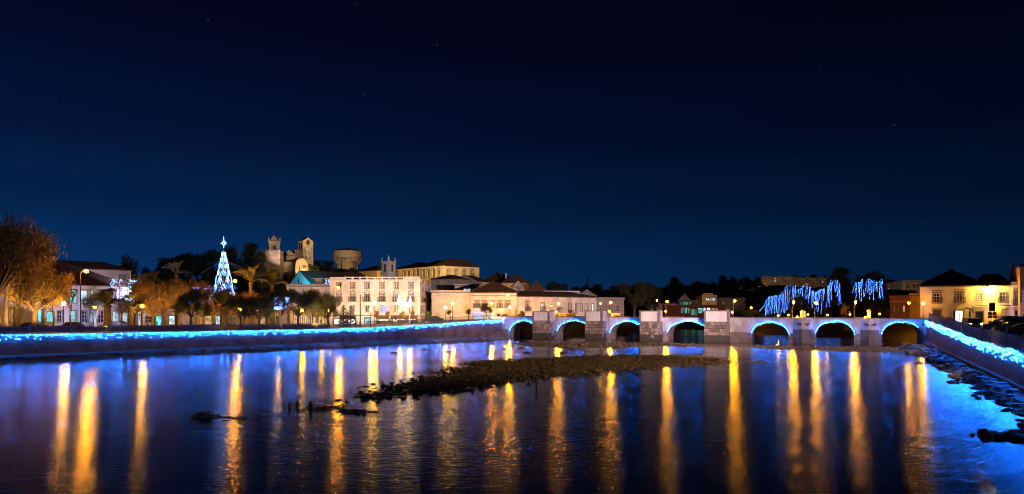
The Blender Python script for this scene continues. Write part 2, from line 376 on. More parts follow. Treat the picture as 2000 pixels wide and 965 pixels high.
def build_quays():
    # left: the line runs away from the camera, land lies to its left
    zl = lambda p: zql(p.x, p.y)
    q, P = strip(LW, 0.45, 15, lambda p: zl(p)-0.06, lambda p: zl(p)-0.06)
    obj('promenade', q, M['pave'], kind='structure')
    t = thing('quay_wall', 'long stone quay wall below the park with blue lights along its top', 'wall')
    mb, _ = strip(LW, -0.25, 0, lambda p: -1.0, lambda p: zl(p)); obj('wall_face', mb, M['quay'], t)
    mb, _ = strip(LW, -0.05, 0.5, lambda p: zl(p)+0.004, lambda p: zl(p)+0.004); m2, _ = strip(LW, -0.05, -0.052, lambda p: zl(p)+0.004, lambda p: zl(p)-0.22)
    m3, _ = strip(LW, 0.5, 0.502, lambda p: zl(p)+0.004, lambda p: zl(p)-0.22)
    for o in (m2, m3): mb.arrays(np.array(o.v), np.array(o.f))
    obj('coping', mb, M['trim'], t)
    mb, _ = strip(LW, -0.9, -0.2, lambda p: 0.28, lambda p: 0.55); obj('footing', mb, M['mud'], t)
    # right: the line runs toward the camera, land lies to its left too
    zr = lambda p: zqr(p.y)
    q, P = strip(RW, 0.45, 14, lambda p: zr(p)-0.10, lambda p: gz(p.x+10, p.y)+0.03)
    obj('road', q, M['asphalt'], kind='structure')
    t = thing('quay_wall', 'reddish stone quay wall beside the street with blue lights draped over it', 'wall')
    mb, _ = strip(RW, -0.35, 0, lambda p: -1.0, lambda p: zr(p)); obj('wall_face', mb, M['quay'], t)
    mb, _ = strip(RW, -0.06, 0.5, lambda p: zr(p)+0.004, lambda p: zr(p)+0.004); m2, _ = strip(RW, -0.06, -0.062, lambda p: zr(p)+0.004, lambda p: zr(p)-0.25)
    mb.arrays(np.array(m2.v), np.array(m2.f)); obj('coping', mb, M['trim'], t)
    mb, _ = strip(RW, -0.55, -0.2, lambda p: 0.72, lambda p: 0.74); m2, _ = strip(RW, -0.56, -0.55, lambda p: 0.0, lambda p: 0.72)
    mb.arrays(np.array(m2.v), np.array(m2.f)); obj('ledge', mb, M['quay'], t)
    # upstream banks, glimpsed through the arches
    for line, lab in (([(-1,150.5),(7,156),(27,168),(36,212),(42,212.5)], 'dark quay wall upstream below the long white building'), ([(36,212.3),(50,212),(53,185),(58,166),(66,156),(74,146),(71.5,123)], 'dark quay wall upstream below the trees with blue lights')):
        mud = 'blue lights' in lab
        if mud: mb, _ = strip(line, -1.5, 4.5, lambda p: -.25, lambda p: 1.2); m2, _ = strip(line, 4.5, 9.5, lambda p: 1.2, lambda p: 3.2)
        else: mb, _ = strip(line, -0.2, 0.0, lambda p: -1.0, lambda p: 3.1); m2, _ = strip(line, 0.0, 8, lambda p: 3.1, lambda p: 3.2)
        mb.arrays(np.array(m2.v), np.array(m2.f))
        if mud: obj('river_bank', mb, mat('dark_bank_mud', (0.018,0.014,0.010), 0.7, 0.4, 0.5), kind='structure')
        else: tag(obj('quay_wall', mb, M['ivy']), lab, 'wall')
build_quays()

# ------------------------------------------------------------------ facades
class Fr:
    def __init__(s, pxL, DL, pxR, DR, zb):
        s.O = Vector((PX(pxL, DL), DL)); e = Vector((PX(pxR, DR), DR))-s.O
        s.w = e.length; s.u = e.normalized(); s.rz = math.atan2(s.u.y, s.u.x); s.zb = zb
    @classmethod
    def at(c, O, u, w, zb):
        f = c.__new__(c); f.O = Vector(O); f.u = Vector(u).normalized(); f.w = w; f.zb = zb; f.rz = math.atan2(f.u.y, f.u.x); return f
    def shift(s, d):
        return Fr.at(s.O+Vector((-s.u.y, s.u.x))*d, s.u, s.w, s.zb)
    def lx(s, px):
        k = (px-1000)/FPX; return (k*s.O.y-s.O.x)/(s.u.x-k*s.u.y)
    def lz(s, px, py):
        D = s.O.y+s.lx(px)*s.u.y; return PZ(py, D)-s.zb
    @property
    def loc(s): return (s.O.x, s.O.y, s.zb)

def holed_wall(w, h, holes, reveal=0.3, x0=0.0, z0=-3.0):
    mb = MB()
    xs = sorted({x0, w, *[v for r in holes for v in r[:2]]}); zs = sorted({z0, h, *[v for r in holes for v in r[2:4]]})
    for i in range(len(xs)-1):
        for j in range(len(zs)-1):
            cx = (xs[i]+xs[i+1])/2; cz = (zs[j]+zs[j+1])/2
            if any(r[0] < cx < r[1] and r[2] < cz < r[3] for r in holes): continue
            mb.quad((xs[i],0,zs[j]), (xs[i+1],0,zs[j]), (xs[i+1],0,zs[j+1]), (xs[i],0,zs[j+1]))
    for a, b, c, d in [r[:4] for r in holes]:
        mb.quad((a,0,c),(a,reveal,c),(a,reveal,d),(a,0,d)); mb.quad((b,0,c),(b,0,d),(b,reveal,d),(b,reveal,c))
        mb.quad((a,0,c),(b,0,c),(b,reveal,c),(a,reveal,c)); mb.quad((a,0,d),(a,reveal,d),(b,reveal,d),(b,0,d))
    return mb

def window(par, r, pane='glass', nx=2, nz=3, sur=0.12, hood=None, balcony=False, frame='paint', arch=False, bar=0.05, name='window', off=0.0, rail='iron', door=False, surmat='trim'):
    a, b, c, d = r; y = 0.2+off
    mb = MB(); e = min(0.09, (b-a)*0.09)
    mb.box(a, a+e, y-.05, y+.04, c, d); mb.box(b-e, b, y-.05, y+.04, c, d); mb.box(a+e, b-e, y-.05, y+.04, c, c+e); mb.box(a+e, b-e, y-.05, y+.04, d-e, d)
    for i in range(1, nx):
        x = a+(b-a)*i/nx; mb.box(x-bar/2*1.4, x+bar/2*1.4, y-.04, y+.03, c+e, d-e)
    for j in range(1, nz):
        z = c+(d-c)*j/nz; mb.box(a+e, b-e, y-.035, y+.025, z-bar/2, z+bar/2)
    w = obj(name, mb, M[frame], par)
    mb = MB(); mb.quad((a,y+.01,c),(b,y+.01,c),(b,y+.01,d),(a,y+.01,d)); obj('pane', mb, M[pane], w)
    if sur:
        s = sur; mb = MB(); mb.box(a-s, a, -.06, .05, c, d); mb.box(b, b+s, -.06, .05, c, d); mb.box(a-s-.03, b+s+.03, -.09, .05, d, d+s*1.2)
        if not door: mb.box(a-s-.04, b+s+.04, -.11, .05, c-s*.8, c)
        if hood == 'gable':
            z = d+s*1.2; mb.tube([(a-s-.1,-.05,z+.05), ((a+b)/2,-.05,z+.5), (b+s+.1,-.05,z+.05)], .07, 5)
        if hood == 'arch':
            z = d+s*1.2; mb.tube([((a+b)/2+((b-a)/2+s)*math.cos(PI*k/8), -.05, z+.32*math.sin(PI*k/8)) for k in range(9)], .07, 5)
        if hood == 'flat':
            mb.box(a-s-.18, b+s+.18, -.2, .04, d+s*1.2+.12, d+s*1.2+.26)
        obj('surround', mb, M[surmat], w)
    if balcony:
        p = .55; mb = MB(); mb.box(a-.38, b+.38, -p, -.115, c-.12, c-.0); obj('balcony_slab', mb, M['trim'], w)
        mb = MB(); x0, x1 = a-.34, b+.34
        mb.box(x0, x1, -p+.02, -p+.06, c+.80, c+.85)
        n = int((x1-x0)/.14)
        for k in range(n+1): x = x0+(x1-x0)*k/n; mb.box(x-.02, x+.02, -p+.02, -p+.055, c, c+.80)
        for x in (x0, x1-.03): mb.box(x, x+.03, -p+.06, -.06, c+.80, c+.845); mb.box(x, x+.025, -p/2-.02, -p/2, c, c+.8)
        obj('balcony_rail', mb, M[rail], w)
    return w

def body(par, fr, h, depth, m, holes=(), front=True, right=True):
    mb = holed_wall(fr.w, h, list(holes)) if front else MB()
    w = fr.w; z0 = -3
    mb.quad((0,0,z0),(0,0,h),(0,depth,h),(0,depth,z0))
    if right: mb.quad((w,0,z0),(w,depth,z0),(w,depth,h),(w,0,h))
    mb.quad((0,depth,z0),(0,depth,h),(w,depth,h),(w,depth,z0)); mb.quad((0,0,h-.02),(w,0,h-.02),(w,depth,h-.02),(0,depth,h-.02))
    return obj('wall', mb, M[m], par)

def hip(par, x0, x1, y0, y1, z, h, ov=0.35, m='tile', name='roof', ribs=0, ridge=None):
    x0 -= ov; x1 += ov; y0 -= ov; y1 += ov
    d = (y1-y0)/2; w = (x1-x0)/2
    ins = min(d, w)*0.98 if ridge is None else ridge
    if w >= d or ridge is not None: r0 = (x0+ins, (y0+y1)/2, z+h); r1 = (x1-ins, (y0+y1)/2, z+h)
    else: r0 = ((x0+x1)/2, y0+ins, z+h); r1 = ((x0+x1)/2, y1-ins, z+h)
    A, B, C, D = (x0,y0,z), (x1,y0,z), (x1,y1,z), (x0,y1,z)
    mb = MB()
    if w >= d or ridge is not None: mb.quad(A,B,r1,r0); mb.tri(B,C,r1); mb.quad(C,D,r0,r1); mb.tri(D,A,r0)
    else: mb.tri(A,B,r0); mb.quad(B,C,r1,r0); mb.tri(C,D,r1); mb.quad(D,A,r0,r1)
    mb.box(x0, x1, y0, y1, z-.12, z-.003)
    o = obj(name, mb, M[m], par)
    if ribs:
        mr = MB(); n = int((x1-x0)/ribs)
        ym = (y0+y1)/2
        for k in range(n+1):
            x = x0+(x1-x0)*k/n
            t = min(1, (x-x0)/max(ins, .01), (x1-x)/max(ins, .01))
            if t < .03: continue
            mr.tube([(x, y0-.04, z+.02), (x, y0+(ym-y0)*t, z+h*t+.02)], ribs*.28, 5)
        obj('roof_tiles', mr, M[m], o, kind='stuff')
        mc = MB()
        for a, b in ((A, r0), (B, r1), (r0, r1)): mc.tube([Vector(a)+Vector((0,0,.03)), Vector(b)+Vector((0,0,.03))], .13, 6)
        obj('ridge_tiles', mc, M[m], o)
    return o
def gable_roof(par, x0, x1, y0, y1, z, h, ov=0.3, m='tile', along='x', wallm=None):
    mb = MB(); mg = []
    if along == 'x':
        ym = (y0+y1)/2; mb.quad((x0-ov,y0-ov,z),(x1+ov,y0-ov,z),(x1+ov,ym,z+h),(x0-ov,ym,z+h)); mb.quad((x0-ov,y1+ov,z),(x0-ov,ym,z+h),(x1+ov,ym,z+h),(x1+ov,y1+ov,z))
        for x in (x0, x1): mg.append(MB()); mg[-1].tri((x,y0,z-.05),(x,y1,z-.05),(x,ym,z+h-.06))
    else:
        xm = (x0+x1)/2; mb.quad((x0-ov,y0-ov,z),(xm,y0-ov,z+h),(xm,y1+ov,z+h),(x0-ov,y1+ov,z)); mb.quad((x1+ov,y0-ov,z),(x1+ov,y1+ov,z),(xm,y1+ov,z+h),(xm,y0-ov,z+h))
        for y in (y0, y1): mg.append(MB()); mg[-1].tri((x0,y,z-.05),(x1,y,z-.05),(xm,y,z+h-.06))
    r = obj('roof', mb, M[m], par)
    if wallm: [obj('gable', g_, M[wallm], par) for g_ in mg]
    return r
def cornice(par, w, z, p=.22, h=.22, m='trim', x0=0.0, depth=None):
    mb = MB(); mb.box(x0-p, w+p, -p, .1 if depth is None else depth, z-h, z+.006); return obj('cornice', mb, M[m], par)
def chimney(par, x, y, z, h=1.2, w=.5, m='white2'):
    mb = MB(); mb.box(x-w/2, x+w/2, y-w/2, y+w/2, z, z+h); mb.box(x-w/2-.08, x+w/2+.08, y-w/2-.08, y+w/2+.08, z+h, z+h+.14); return obj('chimney', mb, M[m], par)

def rects(fr, L):
    out = []
    for p0, p1, y0, y1 in L:
        a = fr.lx(p0); b = fr.lx(p1); c = (p0+p1)/2
        out.append((a, b, fr.lz(c, y1), fr.lz(c, y0)))
    return out
def house(label, pxL, DL, pxR, DR, ytop, depth, m, wins=(), roof=None, rh=2.0, zb=None, cat='house', name='house', opts=None, cor=True, ribs=0, ov=.35, group=None):
    """wins: (x0,x1,y0,y1,pane[,dict]) in photo pixels on the facade plane"""
    if zb is None: zb = gz((PX(pxL,DL)+PX(pxR,DR))/2, (DL+DR)/2)
    fr = Fr(pxL, DL, pxR, DR, zb)
    t = thing(name, label, cat, fr.loc, fr.rz, group)
    h = fr.lz(pxL, ytop)
    R = rects(fr, [w[:4] for w in wins])
    body(t, fr, h, depth, m, R)
    for w, r in zip(wins, R):
        window(t, r, w[4], **(w[5] if len(w) > 5 else dict(nx=2, nz=2, sur=.1)))
    if cor: cornice(t, fr.w, h)
    if roof == 'hip': hip(t, 0, fr.w, 0, depth, h+.01, rh, ov, ribs=ribs)
    elif roof == 'gable': gable_roof(t, 0, fr.w, 0, depth, h+.01, rh, ov, wallm=m)
    elif roof == 'gablefront': gable_roof(t, 0, fr.w, 0, depth, h+.01, rh, ov, along='y', wallm=m)
    elif roof == 'flat':
        mb = MB(); mb.box(-.1, fr.w+.1, -.1, .25, h+.008, h+.3); obj('parapet', mb, M[m], t)
    return t, fr, h

# ------------------------------------------------------------------ the old bridge
def garland(name_label, P, mat_key, r=0.035, hang=0.55, per_m=40, out=0.10, side=(0,0), wire=True, clump=0.6):
    """a run of light-string: bulbs hang in short drops from a cable along the polyline P"""
    t = thing('light_garland', name_label, 'light garland', tuple(P[0]), 0)
    P = [Vector(p) for p in P]; o = P[0]; pts = []
    for a, b in zip(P[:-1], P[1:]):
        n = max(1, int((b-a).length*per_m))
        ts = rng.random(n); dr = rng.random(n)**1.25*hang*(.75+.25*np.sin((a.x*1.3+a.y)*2.1+ts*(b-a).length*5.0))
        q = np.array(a-o)[None]+ts[:, None]*np.array(b-a)[None]
        q[:, 2] -= np.abs(dr); q[:, 0] += side[0]*out*rng.random(n); q[:, 1] += side[1]*out*rng.random(n)
        pts.append(q)
    mb = MB(); mb.octs(np.concatenate(pts), r*(0.7+0.6*rng.random(sum(len(p) for p in pts))))
    obj('bulbs', mb, M[mat_key], t, kind='stuff')
    if wire:
        mb = MB(); mb.tube([p-o for p in P], 0.012, 4); obj('cable', mb, M['iron'], t)
    return t

def build_bridge():
    L = (BR-BL).length; fr = Fr.at(BL, BR-BL, L, 0.0); W = 5.6; ZT = 4.3
    n_out = Vector((fr.u.y, -fr.u.x))            # toward the viewer
    t = thing('arched_stone_bridge', 'old whitewashed stone bridge with seven arches crossing the river', 'bridge', fr.loc, fr.rz)
    arches = [(996,1053,1.2,3.45), (1089,1155,1.25,3.5), (1192,1262,1.25,3.45), (1305,1383,1.35,3.6), (1469,1540,1.55,3.5), (1594,1668,1.7,3.75), (1723,1800,1.7,3.7)]
    A = [(fr.lx(a), fr.lx(b), zs, zp) for a, b, zs, zp in arches]
    def arc(ar, x):
        a, b, zs, zp = ar; c = (a+b)/2; h = (b-a)/2; return zs+(zp-zs)*math.sqrt(max(0, 1-((x-c)/h)**2))
    segs = []; x = -3.0; NB = 22
    for ar in A:
        segs.append((x, ar[0], None))
        xs = [(ar[0]+ar[1])/2-(ar[1]-ar[0])/2*math.cos(PI*k/NB) for k in range(NB+1)]
        for p, q in zip(xs[:-1], xs[1:]): segs.append((p, q, ar))
        x = ar[1]
    segs.append((x, L+1.0, None)); ZS = 1.75
    pl = MB(); sts = []
    for y in (0.0, W):
        for p, q, ar in segs:
            if ar is None: z0 = z1 = -1.0
            else: z0, z1 = arc(ar, p), arc(ar, q)
            pl.quad((p,y,max(z0,ZS)), (q,y,max(z1,ZS)), (q,y,ZT), (p,y,ZT))
            if min(z0, z1) < ZS:
                if not sts or abs(sts[-1][1]-p) > 1e-6: sts.append([MB(), q])
                st = sts[-1][0]; sts[-1][1] = q
                st.quad((p,y,min(z0,ZS)), (q,y,min(z1,ZS)), (q,y,ZS), (p,y,ZS))
    obj('spandrel_wall', pl, M['plaster'], t); [obj('stone_base', b[0], M['stone'], t) for b in sts]
    for ar in A:
        mb = MB(); xs = [(ar[0]+ar[1])/2-(ar[1]-ar[0])/2*math.cos(PI*k/NB) for k in range(NB+1)]
        for p, q in zip(xs[:-1], xs[1:]): mb.quad((p,0,arc(ar,p)), (q,0,arc(ar,q)), (q,W,arc(ar,q)), (p,W,arc(ar,p)))
        for xx in (ar[0], ar[1]): mb.quad((xx,0,-1), (xx,W,-1), (xx,W,ar[2]), (xx,0,ar[2]))
        va = obj('arch_vault', mb, M['stone'], t)
        # voussoir ring, each stone its own piece
        c = (ar[0]+ar[1])/2; h = (ar[1]-ar[0])/2; nv = 17
        for k in range(nv):
            a0, a1 = PI*k/nv+.012, PI*(k+1)/nv-.012; mb = MB(); o = .33
            def pt(a, e, y): return (c-(h+e)*math.cos(a), y, ar[2]+(ar[3]-ar[2]+e)*math.sin(a))
            q = [pt(a0,0.01,-.05), pt(a1,0.01,-.05), pt(a1,o,-.05), pt(a0,o,-.05)]; r = [(x_,.02,z_) for x_,_,z_ in q]
            mb.poly(q)
            for i in range(4): mb.quad(q[i], r[i], r[(i+1) % 4], q[(i+1) % 4])
            obj('arch_stone', mb, M['ashlar%d' % ((k*5+len(va.name)) % 3)], va)
    mb = MB(); mb.box(-3, L+1, -.10, .42, ZT+.004, ZT+.14); obj('parapet_coping', mb, M['trim'], t)
    mb = MB(); mb.box(-3, L+1, W-.42, W+.10, ZT+.004, ZT+.14); obj('parapet_coping', mb, M['trim'], t)
    mb = MB(); mb.box(-3, L+1, .40, .404, 3.7, ZT); mb.box(-3, L+1, W-.404, W-.40, 3.7, ZT); obj('parapet_inside', mb, M['white2'], t)
    mb = MB(); mb.box(-3, L+1, .003, W-.003, 3.66, 3.72); obj('deck', mb, M['pave'], t)
    # bastions: a block over a stone pier, white panel in a stone frame
    for a, b, p, ztop in ((1040,1073,3.1,5.40), (1142,1176.5,3.1,5.55), (1249,1288,3.1,5.55), (1375,1424,2.0,5.60)):
        f2 = fr.shift(-p); x0, x1 = f2.lx(a), f2.lx(b); zp = 3.62
        mb = MB(); mb.box(x0+.04, x1-.04, -p+.05, -.003, -1, zp); pier = obj('pier', mb, M['quay'], t)
        # courses of dressed stones on the front and right faces, weathered unevenly and green below the tide mark
        hh = .52; rows = int(zp/hh); hh = zp/rows; r0 = random.Random(int(a))
        for row in range(rows):
            z = row*hh
            for face in (0, 1):
                u0, u1 = (x0, x1) if face == 0 else (-p, -.02); x = u0
                while x < u1-.05:
                    w = min(r0.uniform(.55,1.15), u1-x)
                    if u1-(x+w) < .3: w = u1-x
                    e = r0.uniform(-.02,.06); g = .03; mb = MB()
                    if face == 0: mb.box(x+g, x+w-g, -p-e, -p+.2, z+g, z+hh-g)
                    else: mb.box(x1-.2, x1+e, x+g, x+w-g, z+g, z+hh-g)
                    obj('stone_block', mb, M['algae'] if z < .5+r0.random()*.5 else M['ashlar%d' % r0.choice((0,0,1,1,2))], pier); x += w
        mb = MB(); mb.box(x0+.02, x1-.02, -p+.02, -.003, zp, ztop); bst = obj('bastion', mb, M['plaster'], t)
        mb = MB(); mb.box(x0+.32, x1-.42, -p-.05, -p+.021, zp+.10, ztop-.12); obj('white_panel', mb, M['white'], bst)
        mb = MB(); mb.box(x0-.02, x0+.30, -p-.04, -p+.3, zp, ztop-.003); obj('corner_stones', mb, M['ashlar1'], bst); mb = MB(); mb.box(x1-.40, x1+.015, -p-.04, -p+.3, zp, ztop-.003); obj('corner_stones', mb, M['ashlar1'], bst)
        mb = MB(); mb.box(x0-.08, x1+.08, -p-.10, .35, ztop+.003, ztop+.10); obj('cap', mb, M['trim'], bst)
        mb = MB(); mb.tri((x1-.9,-.9,ztop+.10),(x1+.05,-.9,ztop+.10),(x1-.42,-.45,ztop+.42)); mb.tri((x1-.9,0,ztop+.10),(x1+.05,0,ztop+.10),(x1-.42,-.45,ztop+.42))
        mb.tri((x1-.9,-.9,ztop+.10),(x1-.9,0,ztop+.10),(x1-.42,-.45,ztop+.42)); mb.tri((x1+.05,-.9,ztop+.10),(x1+.05,0,ztop+.10),(x1-.42,-.45,ztop+.42)); obj('finial', mb, M['trim'], bst)
    # two pointed cutwaters with wrought-iron scrolls
    for a, b in ((1549,1589), (1681,1717)):
        x0, x1 = fr.lx(a), fr.lx(b); c = (x0+x1)/2; p = 1.9
        def tri_prism(z0, z1, e=0.0):
            mb = MB(); q = [(x0-e,0,0),(c-.25,-p-e,0),(c+.25,-p-e,0),(x1+e,0,0)]
            for i in range(3): mb.quad((*q[i][:2],z0),(*q[i+1][:2],z0),(*q[i+1][:2],z1),(*q[i][:2],z1))
            mb.poly([(*v[:2],z1) for v in q]); return mb
        cw = obj('cutwater', tri_prism(2.45, ZT+.1), M['plaster'], t); obj('cutwater_base', tri_prism(-1, 2.447, .06), M['stone'], cw)
        mb = MB()
        for sg in (-1, 1):
            mb.tube([(c+sg*.1,-p-.05,3.2),(c+sg*.5,-p+.25,3.45),(c+sg*.95,-p+.62,3.3),(c+sg*.75,-p+.45,3.12),(c+sg*.45,-p+.2,3.25)], .06, 5)
            mb.tube([(c+sg*.25,-p+.0,3.35),(c+sg*.7,-p+.38,3.55),(c+sg*1.05,-p+.7,3.5)], .05, 5)
        obj('iron_scroll', mb, M['iron'], cw)
    # raised bench walls and pillars on the far parapet
    f3 = fr.shift(W-.2)
    for a, b in ((1088,1104), (1106,1124), (1194,1212)):
        mb = MB(); x0, x1 = f3.lx(a), f3.lx(b)
        mb.box(x0, x1, W-.5, W-.1, ZT+.144, 5.0)
        k = int((x1-x0)/.5)
        for i in range(k): mb.box(x0+.1+i*(x1-x0-.1)/k, x0+.3+i*(x1-x0-.1)/k, W-.54, W-.49, ZT+.2, 4.9)
        mb.box(x0-.1, x1+.1, W-.58, W-.05, 5.003, 5.1); obj('bench_wall', mb, M['cream'], t)
    for a, h in ((1566,5.4), (1697,5.6), (1570,5.35)):
        mb = MB(); x0 = f3.lx(a); mb.box(x0-.3, x0+.3, W-.55, W-.1, ZT+.144, h); mb.lathe([(.46,h+.004),(.4,h+.08),(.02,h+.4)], 4, x0, W-.32); obj('pillar', mb, M['cream'], t)
    # warm lanterns on the deck
    for a, y, z in ((1086.5,3.2,5.3), (1190.5,3.4,5.45), (1300,3.4,5.5), (1430,2.6,5.35), (1557,W-1.2,4.55), (1690,W-1.2,4.55)):
        x0 = fr.shift(y).lx(a); w = fr.O+fr.u*x0-n_out*y
        l = thing('deck_lantern', 'small warm lantern standing on the bridge deck behind the parapet', 'lantern', (w.x, w.y, 3.72), 0, 'lanterns on the bridge deck')
        mb = MB(); mb.lathe([(.09,0),(.05,.1),(.04,z-3.72-.15)], 8); obj('stem', mb, M['post'], l)
        mb = MB(); mb.ball((0,0,z-3.72), .15, 10, 6); obj('globe', mb, M['globe'], l)
    # the strings of blue bulbs following each arch
    ordn = ['first arch beside the left quay', 'second arch between the two narrow bastions', 'third arch of the bridge', 'fourth arch beside the widest bastion',
            'fifth arch right of the plain white wall', 'sixth arch between the pointed cutwaters', 'last arch beside the street wall']
    for i, ar in enumerate(A):
        c = (ar[0]+ar[1])/2; h = (ar[1]-ar[0])/2+.12; P = []
        a1 = PI*.97 if i < 6 else PI*.80
        for k in range(25):
            a = PI*.04+(a1-PI*.04)*k/24
            q = fr.O+fr.u*(c-h*math.cos(a))+n_out*.16
            P.append((q.x, q.y, ar[2]+(ar[3]-ar[2]+.30)*math.sin(a)))
        garland('blue-white light string outlining the '+ordn[i], P, 'bulbarch', 0.025, 0.42, 12, .1, n_out)
    return fr
BRF = build_bridge()

def build_wall_garlands():
    P = []
    for k in range(0, 141):
        s = -.5+1.505*k/140; X = -63+61*s; Y = 84+62.5*s
        P.append((X+.2, Y-.2, zql(X, Y)-.02))
    garland('thick blue light garland along the park quay wall', P, 'bulb', 0.028, 0.80, 7, .15, (.7,-.7))
    P = []
    for k in range(0, 81):
        f = k/80*1.55; 
        p = Vector(RW[0]).lerp(Vector(RW[1]), f) if f <= 1 else Vector(RW[1]).lerp(Vector(RW[2]), f-1)
        sag = .10*math.sin(k*.9)+.06*math.sin(k*2.3)
        P.append((p.x-.18, p.y+.08, zqr(p.y)+.05+sag))
    garland('dazzling blue-white light garland draped along the street wall', P, 'bulbR', 0.030, 0.9, 10, .28, (-.9,.4))
build_wall_garlands()

# ------------------------------------------------------------------ railings
def build_fences():
    # right: pickets on posts, one rail top and bottom
    t = thing('railing', 'tall dark picket railing on top of the street wall', 'fence')
    pick = MB(); pick.box(-.018, .018, -.018, .018, .08, 1.12); pick.lathe([(.03,1.12),(.004,1.24)], 4)
    pm = None; n = 0; rail = MB(); rail2 = MB(); prev = None
    total = 150
    for k in range(total+1):
        f = 1.35*k/total
        p = Vector(RW[0]).lerp(Vector(RW[1]), f) if f <= 1 else Vector(RW[1]).lerp(Vector(RW[2]), f-1)
        p = p+Vector((.22, -.1)); z = zqr(p.y)
        for q in range(2):
            f2 = f+q*.5*1.35/total
            pp = Vector(RW[0]).lerp(Vector(RW[1]), f2) if f2 <= 1 else Vector(RW[1]).lerp(Vector(RW[2]), f2-1)
            if n >= 290: break
            if pm is None: o = obj('picket', pick, M['iron'], t); pm = o.data
            else: o = obj('picket', pm, None, t)
            o.location = (pp.x+.22, pp.y-.1, zqr(pp.y)); n += 1
        if k % 10 == 0:
            mb = MB(); mb.box(p.x-.06, p.x+.06, p.y-.06, p.y+.06, z, z+1.3); mb.lathe([(.08,z+1.3),(.01,z+1.42)], 6, p.x, p.y); obj('post', mb, M['iron'], t)
        if prev is not None:
            rail.tube([(prev.x,prev.y,zqr(prev.y)+1.0),(p.x,p.y,z+1.0)], .025, 4); rail2.tube([(prev.x,prev.y,zqr(prev.y)+.14),(p.x,p.y,z+.14)], .025, 4)
        prev = p
    obj('top_rail', rail, M['iron'], t); obj('bottom_rail', rail2, M['iron'], t)
    # left: low promenade railing
    t = thing('railing', 'long low dark railing along the park promenade edge', 'fence')
    bars = MB(); rail = MB(); rail2 = MB(); prev = None
    for k in range(0, 150):
        s = -.3+1.29*k/149; X = -63+61*s-.15; Y = 84+62.5*s+.15; z = zql(X, Y)
        p = Vector((X, Y, z))
        if prev is not None:
            for zz, rail_ in ((.95, rail), (.2, rail2)): rail_.tube([prev+Vector((0,0,zz)), p+Vector((0,0,zz))], .025, 4)
            for q in range(5):
                b = prev.lerp(p, q/5); bars.box(b.x-.014, b.x+.014, b.y-.014, b.y+.014, b.z+.2, b.z+.95)
        if k % 6 == 0:
            mb = MB(); mb.box(X-.05, X+.05, Y-.05, Y+.05, z, z+1.12); mb.ball((X,Y,z+1.16), .07, 6, 4); obj('post', mb, M['iron'], t)
        prev = p
    obj('top_rail', rail, M['iron'], t); obj('bottom_rail', rail2, M['iron'], t); obj('bars', bars, M['iron'], t, kind='stuff')
build_fences()

